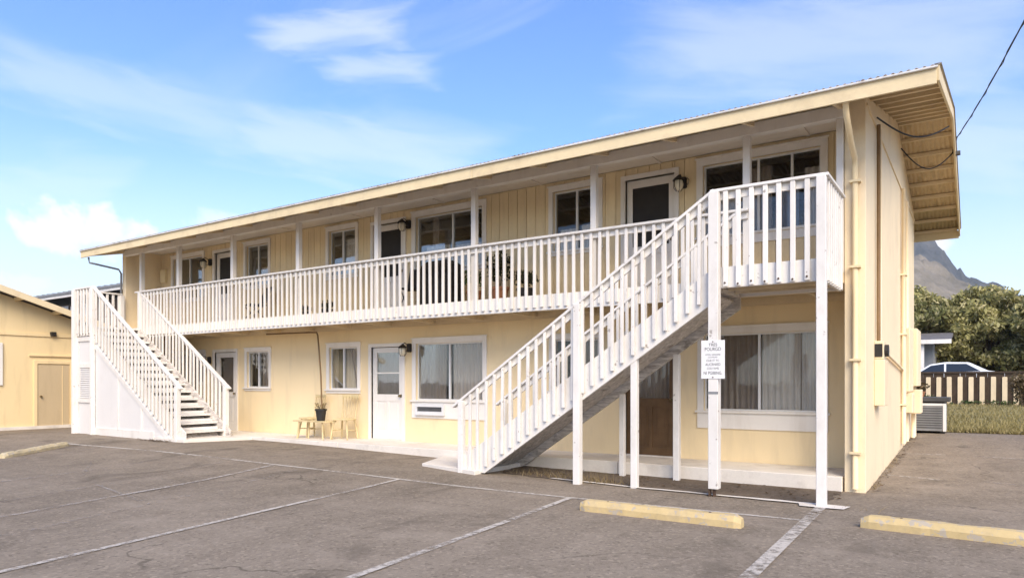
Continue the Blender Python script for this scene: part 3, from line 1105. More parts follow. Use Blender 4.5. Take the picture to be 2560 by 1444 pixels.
for y, nm in ((EY - .02, 'eave_fascia'), (2 * RY - EY + .02, 'eave_fascia')):
    for a, b in ((RX0, -13.4), (-13.395, -6.9), (-6.895, RX1)):
        M().box(a, b, y - .016, y + .016, EZ - .20, EZ - .025).obj(nm, 'trim_cream', rf, bevel=.004)
M().box(RX0 - .01, RX1 + .012, EY - .070, EY - .037, EZ - .030, EZ - .006).obj('drip_edge', 'roof_metal', rf, bevel=.004)
for xx in (RX0 - .012, RX1 + .012):
    for ya, yb in ((EY - .02, RY), (2 * RY - EY + .02, RY)):
        M().beam((xx, ya, roof_z(ya) - .078), (xx, yb, roof_z(yb) - .078), .03, .165).obj('barge_board', 'trim_cream', rf, bevel=.004)
        M().beam((xx, ya, roof_z(ya) + .03), (xx, yb, roof_z(yb) + .03), .07, .012).obj('verge_flashing', 'grey_metal', rf)
M().prism([(RY - .16, roof_z(RY) - .01), (RY, roof_z(RY) + .045), (RY + .16, roof_z(RY) - .01), (RY, roof_z(RY) + .03)], 'x', RX0, RX1).obj('ridge_cap', 'roof_metal', rf)

# gable-end trim under the verge, pipes on the corner
dn = M().tube([(-1.335, EY + .02, 4.78), (-1.335, EY + .06, 4.66), (-1.335, 9.55, 4.44), (-1.335, 9.90, 4.30), (-1.335, 9.955, 4.2), (-1.335, 9.955, 2.4), (-1.335, 9.955, .05)], .036, 10)
dn.tube([(-1.335, EY + .02, 4.75), (-1.335, EY + .02, 4.80)], .042, 10)
dno = dn.obj('downspout', 'stucco_yellow', bld, smooth=True, label='cream downspout on the front corner of the end wall')
for z in (.5, 1.7, 2.9, 4.0):
    M().box(-1.40, -1.27, 9.90, 10.0, z, z + .03).obj('strap', 'trim_cream', dno)
lp = M().tube([(-19.75, EY + .03, 4.76), (-19.75, EY + .05, 4.62), (-19.62, 9.9, 4.52), (-19.60, 9.96, 4.4)], .026, 8)
lp.tube([(-19.60, 9.955, 4.42), (-19.60, 9.955, 3.0)], .026, 8)
lp.obj('downspout', 'grey_metal', bld, smooth=True, label='grey outlet pipe under the left end of the eave')
M().beam((XR + .006, 10.06, 5.02), (XR + .006, 17.9, 5.02), .03, .035).obj('gable_trim', 'stucco_side', bld)
# drain pipe on the ground floor wall
pp = M().tube([(-14.2, 10.62, 2.58), (-12.7, 10.62, 2.56), (-12.42, 10.62, 2.55), (-12.36, 10.60, 2.48), (-12.30, 10.58, 2.2), (-12.20, 10.55, 1.6), (-12.14, 10.52, 1.1), (-12.13, 10.52, .64)], .018, 8)
pp.obj('drain_pipe', 'pipe_brown', bld, smooth=True, label='thin brown pipe running from the balcony underside towards the chairs')
M().box(-19.36, -19.10, WY - .09, WY - .017, 4.25, 4.62).obj('utility_box', 'trim_cream', bld, bevel=.006)

# ------------------------------------------------------------------ outside staircases
def staircase(name, xtop, sgn, zbase, ytop_land, label, right):
    """flight climbing away from the middle of the building: sgn=+1 climbs to the right, -1 to the left"""
    yf, yb = 8.72, 9.868
    nr = 15
    rise = (FZ - .02 - zbase) / nr
    tread = .2755 if right else .268
    xb = xtop - sgn * (nr - 1) * tread            # nosing of the lowest tread
    slope = rise / tread
    xl_out = xtop + sgn * (1.27 if right else .92)   # far edge of landing
    root = thing(name, (xb, 9.3, zbase), label, 'staircase')
    WM = 'white_stair'

    def X(d):                                      # d metres along the flight from the top nosing, downwards
        return xtop - sgn * d

    # landing
    xa, xc = sorted((xtop, xl_out))
    ld = M()
    nb = 8
    for i in range(nb):
        y0 = yf + .03 + i * (yb - yf - .04) / nb
        ld.box(xa, xc, y0 + .004, y0 + (yb - yf - .04) / nb - .004, FZ - .055, FZ - .015)
    land = ld.obj('landing', [WM], root)
    for q in ((xa, xc, yf - .02, yf + .02, 2.60, 2.862),):
        M().box(*q).obj('fascia', WM, root, bevel=.004)
    ex = xc if sgn > 0 else xa
    M().box(ex - .02, ex + .02, yf + .021, yb, 2.60, 2.86).obj('fascia', WM, root, bevel=.004)
    for i in range(3):
        y = yf + .22 + i * .33
        M().box(xa + .02, xc - .021, y - .02, y + .02, 2.63, 2.792).obj('joist', 'soffit_tan', root)
    # stringers
    h = .33
    for y in (yf + .0, yb - .045):
        m = M()
        d0, d1 = -.02, (nr - 1) * tread + .22
        zt0 = FZ - .01
        poly = [(X(d0), zt0 + .03), (X(d0), zt0 - .40), (X((zt0 - .40 - zbase) / slope), zbase + .0), (X(d1), zbase + .0), (X(d1), zbase + .16)]
        if sgn > 0:
            poly = poly[::-1]
        m.prism(poly, 'y', y - .022, y + .022)
        m.obj('stringer', WM if y < 9 else 'raw_wood', root, bevel=.003)
    # treads and part-height risers, bare underneath
    tm = M().box(-.15, .15, yf + .023, yb - .068, -.045, 0)
    tm.m = [1, 0, 0, 0, 0, 0]
    tme = tm.mesh('tread', [WM, 'raw_wood'])
    rm = M().box(-.012, .012, yf + .024, yb - .069, 0, .062)
    rm.m = [1, 0, 0, 1, 0, 0] if sgn > 0 else [1, 0, 0, 0, 0, 1]
    rme = rm.mesh('riser', [WM, 'raw_wood'])
    for i in range(1, nr):
        zt = zbase + rise * i
        xm = xtop - sgn * ((nr - i) * tread - .135)
        link('tread', tme, root, (xm, 0, zt))
        link('riser', rme, root, (xm + sgn * .125, 0, zt + .002))
    # carriage planks below the treads, unpainted
    npk = 3 if right else 2
    for i in range(npk):
        wy = (yb - yf - .17) / npk
        y = yf + .05 + wy * (i + .5)
        da, db = .06, (nr - 1) * tread + .02
        za, zb_ = FZ - .255 - slope * da, FZ - .255 - slope * db
        M().beam((X(da), y, za), (X(db), y, zb_), wy - .012, .04).obj('carriage_plank', 'raw_wood', root, bevel=.003)
    # railings
    def rz(d):
        return RZ - slope * d * .985

    dend = (nr - 1) * tread + (.30 if right else .12)
    for yy, nm in ((yf - .055, 'railing'), (yb - .02, 'railing')):
        back = yy > 9
        cap = M()
        d0 = -.02 if not back else -.02
        cap.beam((X(d0), yy + .02, rz(0) - .019 + .985 * slope * .02), (X(dend), yy + .02, rz(dend) - .019), .095, .038)
        if not back:
            cap.box(min(xtop, xl_out) - .03, max(xtop, xl_out) + .03, yy - .03, yy + .068, RZ - .036, RZ)
        r_ = cap.obj(nm, WM, root, bevel=.005)
        un = M().beam((X(0), yy + .045, rz(0) - .09), (X(dend - .08), yy + .045, rz(dend - .08) - .09), .032, .085)
        if not back:
            un.box(min(xtop, xl_out), max(xtop, xl_out), yy + .029, yy + .061, RZ - .13, RZ - .042)
        un.obj('under_rail', WM, r_)
        # balusters on the flight
        n = int((dend - .1) / .152)
        for i in range(1, n + 1):
            d = i * .152 + .02
            top = rz(d) - .035
            bot = FZ - .33 - slope * d
            bot = max(bot, zbase + .02)
            if top - bot > .3:
                b_ = M().box(-.022, .022, -.019, .019, 0, top - bot).mesh('baluster', WM, bevel=.004)
                link('baluster', b_, r_, (X(d) + random.uniform(-.005, .005), yy, bot), (random.uniform(-.005, .005), random.uniform(-.011, .011), random.uniform(-.06, .06)))
        if not back:
            L = abs(xl_out - xtop)
            nb_ = int(round(L / .155))
            me = M().box(-.029, .029, -.019, .019, 0, RZ - .036 - 2.61).mesh('baluster', WM, bevel=.005)
            bolt = M().tube([(0, -.019, .06), (0, -.030, .06)], .012, 8).mesh('bolt', 'bolt_rust')
            for i in range(1, nb_):
                q = link('baluster', me, r_, (xtop + sgn * L * i / nb_ + random.uniform(-.005, .005), yy, 2.61))
            for i in range(0, nb_ + 1):
                link('bolt', bolt, root, (xtop + sgn * L * i / nb_, yy if 0 < i < nb_ else yf - .06, 2.575 + .02 * (i % 2)))
    # side railing of the landing
    sx = ex + sgn * .03
    sr = M().box(sx - .045, sx + .045, yf - .08, yb - .005, RZ - .037, RZ - .001).obj('railing', WM, root, bevel=.005)
    for i in range(1, 8):
        y = yf + i * (yb - yf) / 7.6
        M().box(sx - .019, sx + .019, y - .029, y + .029, 2.61, RZ - .038).obj('baluster', WM, sr, bevel=.005)
    # posts
    def post(x, y, z0, z1, s=.05, mat=WM):
        o_ = M().box(x - s, x + s, y - s, y + s, z0, z1).obj('post', mat, root, bevel=.006)
        return o_

    if right:
        post(ex - .0, yf - .075, gz(ex, yf) - .02, RZ - .04, .052)
        p2 = post(xtop + .03, yf - .08, .10, RZ - .04, .062)
        st = M().box(xtop + .015, xtop + .045, yf - .10, yf - .06, -.05, .11)
        st.box(xtop - .035, xtop - .03 + .012, yf - .115, yf - .05, -.05, .13)
        st.obj('post_base', 'bolt_rust', root)
        M().box(xtop - .035, xtop + .095, yf - .146, yf - .139, 1.28, 1.31).obj('bracket', 'grey_metal', root)
        post(-4.68, yf - .085, -.04, 2.52, .052)
        post(-3.87, yf + .03, -.04, zbase + slope * (-3.87 - xb) - .16, .045)
        post(-3.66, yb - .10, -.02, zbase + slope * (-3.66 - xb) - .22, .045)
        post(-4.52, yb - .10, -.02, zbase + slope * (-4.52 - xb) - .22, .04)
        post(X(dend - .18), yf - .06, gz(-6.6, 8.7) - .02, rz(dend - .18) - .04, .045)
        post(X(dend - .18), yb - .02, .0, rz(dend - .18) - .04, .045)
    else:
        post(ex, yf - .075, gz(ex, yf) - .03, RZ - .04, .052)
        post(xtop, yf - .07, gz(xtop, yf) - .03, RZ - .04, .045)
        post(X(dend - .12), yf - .06, gz(-14.8, 8.7) - .05, rz(dend - .12) - .04, .052)
        post(X(dend - .12), yb - .02, .10, rz(dend - .12) - .04, .052)
        post(xtop + .0, yb - .02, FZ - .2, RZ + .0, .05)
        post(ex, yb - .03, FZ - .2, RZ - .05, .05)
    return root, xb, slope, X, rz, dend


st_r, xbR, slR, XR_, rzR, deR = staircase('exterior_staircase', -2.78, 1, .03, 0, 'white wooden outdoor staircase climbing right to the landing with the sign', True)
st_l, xbL, slL, XL_, rzL, deL = staircase('exterior_staircase', -18.42, -1, .16, 0, 'white wooden staircase climbing left above a boarded storage enclosure', False)

# boarded enclosure under the left flight (belongs to that staircase)
YF = 8.70
zg = .06
xtri = -18.42


def strz(x):
    return FZ - .42 - slL * (x - xtri)


xe = xtri + (FZ - .42 - zg) / slL - .04
en = M().prism([(-19.33, zg), (xe, zg), (xtri + .02, strz(xtri + .02)), (xtri + .02, 2.59), (-19.33, 2.59)], 'y', YF + .012, YF + .04).obj('enclosure', 'white_panel', st_l)
for a in (-19.31, -18.47):
    M().box(a, a + .07, YF - .02, YF + .011, zg, 2.58).obj('batten', 'white_stair', en, bevel=.003)
M().box(-19.24, -18.47, YF - .018, YF + .011, 2.47, 2.58).obj('batten', 'white_stair', en, bevel=.003)
for a in (-17.30, -16.25):
    M().box(a, a + .06, YF - .012, YF + .011, zg, strz(a + .06) - .01).obj('batten', 'white_stair', en, bevel=.003)
M().box(-18.40, -15.7, YF - .014, YF + .011, zg, zg + .24).obj('kick_board', 'white_stair', en, bevel=.003)
M().beam((xtri + .05, YF - .006, strz(xtri + .05) - .07), (xe - .1, YF - .006, strz(xe - .1) - .04), .03, .11).obj('batten', 'white_stair', en, bevel=.003)
lf = M().panel(-19.22, -18.48, .92, 1.90, YF - .022, YF + .011, [(-19.14, -18.60, 1.02, 1.80)]).obj('louvre_vent', 'white_stair', en, bevel=.003)
for i in range(16):
    z = 1.035 + i * .048
    M().add([(-19.139, YF - .014, z), (-18.601, YF - .014, z), (-18.601, YF + .010, z + .036), (-19.139, YF + .010, z + .036),
             (-19.139, YF - .010, z - .004), (-18.601, YF - .010, z - .004), (-18.601, YF + .011, z + .030), (-19.139, YF + .011, z + .030)],
            [(0, 1, 2, 3), (7, 6, 5, 4), (0, 4, 5, 1), (3, 2, 6, 7), (1, 5, 6, 2), (0, 3, 7, 4)]).obj('slat', 'white_panel', lf)
M().box(-19.335, -19.30, YF + .041, 9.84, zg, 2.59).obj('end_panel', 'white_panel', en)

# ------------------------------------------------------------------ parking sign on the landing post
sx0, sx1, sz0, sz1, sy = -2.895, -2.60, 1.47, 1.945, 8.57
sign = thing('parking_sign', (-2.75, sy, sz0), 'white printed parking notice fixed to the stair landing post', 'sign')
M().box(sx0, sx1, sy, sy + .006, sz0, sz1).obj('panel', 'sign_white', sign, bevel=.002)


def text(parent, body, cx, cz, h, maxw, y):
    cu = bpy.data.curves.new('lettering', 'FONT')
    cu.body = body
    cu.size = 1
    cu.align_x = 'CENTER'
    cu.extrude = .0
    ob = bpy.data.objects.new('lettering', cu)
    C.objects.link(ob)
    dg = bpy.context.evaluated_depsgraph_get()
    me = bpy.data.meshes.new_from_object(ob.evaluated_get(dg))
    bpy.data.objects.remove(ob)
    xs = [v.co.x for v in me.vertices]
    ys = [v.co.y for v in me.vertices]
    k = min(h / (max(ys) - min(ys)), 9)
    kx = min(k, maxw / (max(xs) - min(xs)))
    mid = (max(xs) + min(xs)) / 2
    lo = min(ys)
    for v in me.vertices:
        v.co = Vector((cx + (v.co.x - mid) * kx, y, cz + (v.co.y - lo) * k))
    me.name = 'lettering'
    me.materials.clear()
    me.materials.append(MATS['sign_ink'])
    return link('lettering', me, parent)


cxs = (sx0 + sx1) / 2
for body, z, h, mw in (('TRES', 1.872, .036, .115), ('POURGD', 1.815, .042, .20), ('ATHL SANORE', 1.758, .020, .235), ('COLMUMS', 1.727, .017, .17),
                       ('CUE IT TC', 1.682, .025, .19), ('AUCRNIED', 1.630, .033, .19), ('COLYAMS', 1.585, .026, .15), ('NI PGIBING.', 1.522, .038, .23)):
    text(sign, body, cxs, z, h, mw, sy - .0015)
for x, z in ((cxs, sz1 - .018), (cxs, sz0 + .018)):
    M().tube([(x, sy + .004, z), (x, sy - .005, z)], .008, 8).obj('bolt', 'bolt_rust', sign)

# ------------------------------------------------------------------ wheel stops
pin_me = M().tube([(0, 0, -.01), (0, 0, .006)], .014, 8).mesh('anchor_pin', 'bolt_rust')


def wheel_stop(p, q, label, mat='stop_yellow', h=.125, wd=.15, seed=1):
    rnd = random.Random(seed)
    p, q = Vector(p), Vector(q)
    L = (q - p).length
    n = 26
    vs, fs = [], []
    prof = [(-wd / 2, 0), (-wd / 2, h * .55), (-wd * .30, h), (wd * .30, h), (wd / 2, h * .55), (wd / 2, 0)]
    for i in range(n + 1):
        t = i / n
        e = 1 - .25 * (max(0, abs(t - .5) * 2 - .97) / .03)
        for a, b in prof:
            vs.append((L * t - L / 2, a * e + rnd.uniform(-.004, .004), max(0, b * e + (rnd.uniform(-.006, .003) if b else 0))))
    k = len(prof)
    for i in range(n):
        for j in range(k - 1):
            fs.append((i * k + j, i * k + j + 1, (i + 1) * k + j + 1, (i + 1) * k + j))
    fs.append(tuple(range(k))[::-1])
    fs.append(tuple(n * k + j for j in range(k)))
    me = M().add(vs, fs).mesh('wheel_stop', mat)
    mid = (p + q) / 2
    za, zb = lotz(p.x, p.y), lotz(q.x, q.y)
    o = link('wheel_stop', me, None, (mid.x, mid.y, (za + zb) / 2 - .004), (0, -math.atan2(zb - za, L), math.atan2(q.y - p.y, q.x - p.x)))
    for k in (-.32, .32):
        link('anchor_pin', pin_me, o, (L * k, 0, h - .004))
    return tag(o, label, 'wheel stop', 'yellow concrete wheel stops on the lot')


wheel_stop((-3.70, 6.93), (-1.93, 6.93), 'yellow concrete wheel stop between the two right-hand parking lines', seed=2)
wheel_stop((-.97, 7.66), (.95, 7.52), 'yellow concrete wheel stop running out of the right edge of the photo', seed=3)
wheel_stop((-15.25, 5.55), (-16.35, 7.15), 'worn pale yellow wheel stop near the neighbouring house on the left', 'stop_worn', .10, .15, 4)

# ------------------------------------------------------------------ chairs, table, pot by the ground floor wall
SLZ = .19


def spindle_chair():
    t = thing('spindle_chair', (0, 0, 0), 'x', 'chair', 'spindle chairs on the walkway', local=True)
    s = M()
    s.prism([(-.21, -.20), (.21, -.20), (.20, .17), (.12, .21), (-.12, .21), (-.20, .17)], 'z', .415, .45)
    s.obj('seat', 'chair_yellow', t, bevel=.008)
    for sx in (-1, 1):
        for sy_ in (-1, 1):
            M().tube([(sx * .15, sy_ * .15, .42), (sx * .185, sy_ * .185, .22), (sx * .21, sy_ * .21, 0)], [.018, .022, .014], 8).obj('leg', 'chair_yellow', t, smooth=True)
        M().tube([(sx * .19, -.19, .2), (sx * .19, .19, .2)], .011, 6).obj('stretcher', 'chair_yellow', t)
    M().tube([(-.19, 0, .2), (.19, 0, .2)], .011, 6).obj('stretcher', 'chair_yellow', t)
    for i in range(6):
        x = -.16 + i * .064
        r = .014 if i in (0, 5) else .008
        M().tube([(x, .17, .44), (x * 1.08, .205, .65), (x * 1.15, .25, .93)], r, 6).obj('spindle', 'chair_yellow', t, smooth=True)
    tr = M()
    n = 8
    pts = [(-.21 + .42 * i / n, .245 + .02 * math.sin(math.pi * i / n), .925) for i in range(n + 1)]
    for a, b in zip(pts[:-1], pts[1:]):
        tr.beam(a, b, .022, .075)
    tr.obj('top_rail', 'chair_yellow', t)
    return t


def copy_tree(o, parent=None):
    c = o.copy()
    C.objects.link(c)
    if parent is not None:
        c.parent = parent
    for ch in list(o.children):
        copy_tree(ch, c)
    return c


ch1 = spindle_chair()
ch2 = copy_tree(ch1)
ch1.location, ch1.rotation_euler = (-12.52, 10.56, SLZ), (0, 0, R(-8))
ch2.location, ch2.rotation_euler = (-11.50, 10.60, SLZ), (0, 0, R(14))
ch1['label'] = 'yellow wooden spindle chair left of the black pot, below the brown pipe'
ch2['label'] = 'yellow wooden spindle chair right of the black pot, below the small window'
tb = thing('side_table', (-12.05, 10.32, SLZ), 'low yellow wooden table carrying the black pot', 'table', local=True)
M().prism([(-.62, -.16), (.42, -.18), (.44, .16), (-.60, .17)], 'z', .375, .40).obj('tabletop', 'chair_yellow', tb, bevel=.004)
for sx in (-.45, .3):
    for sy_ in (-.12, .12):
        M().tube([(sx, sy_, .376), (sx * 1.12, sy_ * 1.1, 0)], .017, 8).obj('leg', 'chair_yellow', tb)
pot = thing('flower_pot', (-11.93, 10.32, SLZ + .402), 'small black flower pot standing on the yellow table', 'pot', local=True)
M().lathe((0, 0, 0), [(.085, 0), (.115, .22), (.13, .22), (.13, .26), (.115, .26), (.11, .235), (.0, .235)], 16).obj('pot', 'black_plastic', pot, smooth=False)
lv = M()
for i in range(30):
    a = random.uniform(0, 6.28)
    r = random.uniform(.02, .09)
    h = random.uniform(.05, .16)
    x, y = math.cos(a) * r, math.sin(a) * r
    lv.add([(x, y, .235), (x + math.cos(a) * .05 - math.sin(a) * .015, y + math.sin(a) * .05 + math.cos(a) * .015, .235 + h),
            (x + math.cos(a) * .09, y + math.sin(a) * .09, .235 + h * .8), (x + math.cos(a) * .05 + math.sin(a) * .015, y + math.sin(a) * .05 - math.cos(a) * .015, .235 + h)], [(0, 1, 2, 3)])
lv.obj('leaves', 'dry_weed', pot)

# ------------------------------------------------------------------ window air conditioner
ac = thing('air_conditioner', (-9.36, WY - .03, .72), 'white through-wall air conditioner below the wide ground floor window', 'air conditioner')
M().panel(-9.74, -8.98, .755, .985, WY - .085, WY - .028, [(-9.69, -9.03, .83, .925)]).obj('casing', 'white_metal', ac, bevel=.004)
M().box(-9.689, -9.031, WY - .04, WY - .03, .831, .924).obj('grille_back', 'dark_metal', ac)
for i in range(4):
    z = .840 + i * .023
    M().beam((-9.688, WY - .065, z), (-9.032, WY - .065, z), .022, .005, (0, .5, 1)).obj('louvre', 'grey_metal', ac)

# ------------------------------------------------------------------ wall lamps
def wall_lamp():
    t = thing('wall_lamp', (0, 0, 0), 'x', 'lamp', 'iron wall lamps beside the doors', local=True)
    M().lathe((0, -.012, -.09), [(.045, 0), (.06, .02), (.06, .16), (.045, .18)], 10).obj('back_plate', 'dark_iron', t)
    s = M().tube([(0, -.03, 0), (0, -.09, .07), (0, -.16, .10), (0, -.21, .07), (0, -.22, .02)], .009, 6)
    for sgn in (-1, 1):
        s.tube([(0, -.04, -.02), (sgn * .05, -.07, -.07), (sgn * .10, -.08, -.05), (sgn * .12, -.08, .01), (sgn * .09, -.08, .05), (sgn * .06, -.08, .02)], .006, 5)
    s.obj('bracket', 'dark_iron', t, smooth=True)
    g = M().lathe((0, -.22, -.17), [(.03, 0), (.06, .03), (.075, .09), (.065, .15), (.04, .18)], 12).obj('globe', 'lamp_glass', t, smooth=True)
    c = M().lathe((0, -.22, .01), [(.10, -.02), (.075, .015), (.03, .05), (.01, .07)], 12)
    for k in range(6):
        a = k * math.pi / 3
        c.tube([(math.cos(a) * .085, -.22 + math.sin(a) * .085, 0), (math.cos(a) * .085, -.22 + math.sin(a) * .085, -.12), (math.cos(a) * .04, -.22 + math.sin(a) * .04, -.18)], .005, 4)
    c.obj('cage', 'dark_iron', t)
    return t


lm0 = wall_lamp()
lamps = [((-17.02, WY - .018, 4.62), 'black iron wall lamp beside the leftmost upstairs door'),
         ((-9.965, WY - .018, 4.74), 'black iron wall lamp beside the middle upstairs door'),
         ((-4.0, WY - .018, 4.66), 'black iron wall lamp beside the upstairs door next to the landing'),
         ((-17.08, WY, 2.02), 'black iron wall lamp beside the ground floor door behind the left staircase'),
         ((-9.96, WY, 2.15), 'black iron wall lamp right of the white ground floor screen door')]
for i, (p, l) in enumerate(lamps):
    o = lm0 if i == 0 else copy_tree(lm0)
    o.location = p
    o['label'] = l

# ------------------------------------------------------------------ things standing on the balcony
def leaf_cluster(m, c, r, n, s, rnd, up=.5):
    for i in range(n):
        d = Vector((rnd.gauss(0, 1), rnd.gauss(0, 1), rnd.gauss(0, 1))).normalized() * (rnd.random() ** .5)
        p = Vector((c[0] + d.x * r[0], c[1] + d.y * r[1], c[2] + d.z * r[2]))
        a = Vector((rnd.gauss(0, 1), rnd.gauss(0, 1), rnd.gauss(up, .7))).normalized()
        b = a.cross(Vector((rnd.gauss(0, 1), rnd.gauss(0, 1), rnd.gauss(0, 1)))).normalized()
        k = s * rnd.uniform(.6, 1.4)
        m.add([p - a * k, p + b * k * .42 , p + a * k, p - b * k * .42], [(0, 1, 2, 3)])


def potted(x, y, z, ph, pr, h, r, n, s, mat, label, seed, potmat='terracotta'):
    rnd = random.Random(seed)
    t = thing('potted_plant', (x, y, z), label, 'plant', 'pot plants behind the balcony railing', local=True)
    M().lathe((0, 0, 0), [(pr * .72, 0), (pr, ph * .85), (pr * 1.1, ph * .85), (pr * 1.1, ph), (pr * .9, ph), (pr * .88, ph - .02), (0, ph - .02)], 14).obj('pot', potmat, t)
    st = M()
    for k in range(5):
        a = rnd.uniform(0, 6.28)
        st.tube([(0, 0, ph - .03), (math.cos(a) * r * .3, math.sin(a) * r * .3, ph + h * .4), (math.cos(a) * r * .6, math.sin(a) * r * .6, ph + h * .8)], [.009, .007, .004], 5)
    st.obj('stem', 'bark', t)
    m = M()
    leaf_cluster(m, (0, 0, ph + h * .6), (r, r, h * .5), n, s, rnd)
    m.obj('leaves', mat, t)
    return t


potted(-7.25, 10.42, FZ, .30, .16, .62, .27, 260, .06, 'leaf_dark', 'tall dark leafy pot plant below the blank stretch of balcony wall', 5)
potted(-6.62, 10.30, FZ, .22, .15, .30, .26, 180, .05, 'leaf_dark', 'low spreading pot plant at the right of the balcony plants', 6, 'black_plastic')
potted(-7.78, 10.35, FZ, .26, .14, .40, .2, 150, .05, 'leaf_pot', 'green pot plant beside the dark barbecue on the balcony', 7)
potted(-11.72, 10.30, FZ, .16, .12, .16, .16, 110, .045, 'leaf_dark', 'small dark pot plant behind the railing below the upstairs two pane window', 8, 'black_plastic')
potted(-12.45, 10.30, FZ, .15, .12, .12, .15, 100, .045, 'leaf_dark', 'smallest pot plant behind the railing, left of its twin', 9, 'black_plastic')

gr = thing('barbecue_grill', (-8.62, 10.42, FZ), 'dark covered barbecue grill behind the balcony railing', 'barbecue', local=True)
cv = M()
prof = [(-.36, -.22, 0.05), (.36, -.22, .05), (.36, .22, .05), (-.36, .22, .05)]
rings = []
for z, kx, ky in ((.05, 1.02, 1.05), (.35, .97, .98), (.66, 1.0, 1.0), (.82, .92, .86), (.90, .72, .55)):
    rings.append([(-.36 * kx, -.24 * ky, z), (-.12 * kx, -.26 * ky, z), (.12 * kx, -.26 * ky, z), (.36 * kx, -.24 * ky, z), (.36 * kx, .24 * ky, z), (-.36 * kx, .24 * ky, z)])
vs = [p for r_ in rings for p in r_]
fs = [(i * 6 + j, i * 6 + (j + 1) % 6, (i + 1) * 6 + (j + 1) % 6, (i + 1) * 6 + j) for i in range(4) for j in range(6)] + [tuple(24 + j for j in range(6))]
cv.add(vs, fs).obj('cover', 'black_fabric', gr)
for sx in (-.28, .28):
    M().tube([(sx, .16, .05), (sx + .05, .16, .05)], .05, 12).obj('wheel', 'rubber', gr)
    M().box(sx - .02, sx + .02, -.18, -.14, 0, .08).obj('leg', 'dark_metal', gr)

pc = thing('patio_chair', (-9.28, 10.38, FZ), 'dark folding patio chair left of the covered barbecue', 'chair', local=True, rotz=R(20))
M().box(-.22, .22, -.20, .22, .40, .425).obj('seat', 'black_fabric', pc, bevel=.006)
M().beam((0, .20, .46), (0, .34, .86), .42, .016, (0, 1, 0)).obj('backrest', 'black_fabric', pc)
for sx in (-.22, .22):
    M().tube([(sx, -.25, 0), (sx, .18, .44), (sx, .36, .90)], .012, 6).obj('leg', 'dark_metal', pc)
    M().tube([(sx, .24, 0), (sx, -.18, .42)], .012, 6).obj('leg', 'dark_metal', pc)
pc2 = copy_tree(pc)
pc2.location = (-14.35, 10.40, FZ)
pc2.rotation_euler = (0, 0, R(-15))
pc2['label'] = 'dark folding patio chair alone behind the railing near the left end of the balcony'
pc['group'] = pc2['group'] = 'folding chairs on the balcony'

# ------------------------------------------------------------------ electric fittings on the end wall
X0 = XR
em = thing('electricity_meter', (X0, 11.1, 1.1), 'cream meter cabinet with dark round meter on the end wall', 'meter')
M().box(X0, X0 + .13, 10.86, 11.30, 1.10, 1.74).obj('cabinet', 'stucco_side', em, bevel=.008)
M().box(X0, X0 + .11, 10.90, 11.26, 1.745, 2.0).obj('socket_box', 'stucco_side', em, bevel=.006)
M().box(X0 + .004, X0 + .10, 10.888, 10.899, 1.78, 1.96).obj('meter_window', 'black_plastic', em)
M().tube([(X0 + .10, 11.08, 1.87), (X0 + .16, 11.08, 1.87)], .085, 14).obj('meter_glass', 'black_plastic', em)
for y, r in ((10.96, .026), (11.16, .02)):
    M().tube([(X0 + .045, y, 2.0), (X0 + .045, y, 3.4), (X0 + .045, y, 5.02)], r, 8).obj('conduit', 'stucco_side' if y > 11 else 'pipe_brown', em, smooth=True)
M().tube([(X0 + .04, 11.28, 1.92), (X0 + .04, 12.5, 1.83), (X0 + .04, 14.0, 1.72), (X0 + .04, 15.2, 1.62)], .022, 8).obj('conduit', 'stucco_side', em, smooth=True)

eb = thing('electrical_box', (X0, 15.6, .3), 'cluster of cream electrical boxes and pipes at the far end of the side wall', 'electrical box')
M().box(X0, X0 + .13, 15.0, 15.9, 1.25, 2.45).obj('box', 'stucco_side', eb, bevel=.01)
M().box(X0, X0 + .19, 16.0, 17.0, 1.35, 2.5).obj('box', 'stucco_side', eb, bevel=.01)
M().box(X0, X0 + .17, 15.1, 15.6, .85, 1.22).obj('box', 'stucco_side', eb, bevel=.01)
M().box(X0, X0 + .24, 16.2, 16.7, .80, 1.28).obj('box', 'stucco_side', eb, bevel=.01)
for y, z0, z1, d in ((14.75, .3, 5.0, .05), (14.92, .3, 3.3, .045), (15.3, .3, .86, .06), (16.4, .3, .82, .09), (16.85, .3, 1.4, .08), (15.4, 2.4, 4.9, .05)):
    M().tube([(X0 + d, y, z0), (X0 + d, y, z1)], .035, 8).obj('pipe', 'stucco_side', eb, smooth=True)
for z in (1.0, 2.3, 3.4):
    M().box(X0, X0 + .10, 14.70, 14.97, z, z + .03).obj('strap', 'stucco_side', eb)

def cable(name, pts, r, label, parent=None, n=6, mat='cable_black'):
    o = M().tube(pts, r, n).obj(name, mat, parent, smooth=True)
    if parent is None:
        tag(o, label, 'cable')
    return o


# service drop: sags over the lot to a pole behind the photographer
sp = []
for i in range(60):
    s = 25.5 * i / 59
    sp.append((-.36 + .139 * s, 15.5 - s, 6.0 - .1229 * s + .00759 * s * s))
cable('service_cable', sp, .009, 'black twisted power cable running from the roof verge up over the lot')
tw = [(p[0] + .016 * math.sin(i * 2.1), p[1], p[2] + .016 * math.cos(i * 2.1)) for i, p in enumerate(sp)]
cable('strand', tw, .005, None, bpy.data.objects['service_cable'])
M().tube([(-.42, 15.5, 5.72), (-.36, 15.5, 6.02)], .02, 6).obj('insulator', 'dark_metal', bpy.data.objects['service_cable'])
M().box(-.41, -.30, 15.44, 15.56, 5.68, 5.74).obj('bracket', 'dark_metal', bpy.data.objects['service_cable'])
wh = []
for i in range(14):
    t = i / 13
    wh.append((-.42 - .76 * t, 15.4 - 1.0 * t, 5.70 - .55 * math.sin(math.pi * t) * .6 - .05 * t))
cable('drop_loop', wh, .011, None, bpy.data.objects['service_cable'])
wh = []
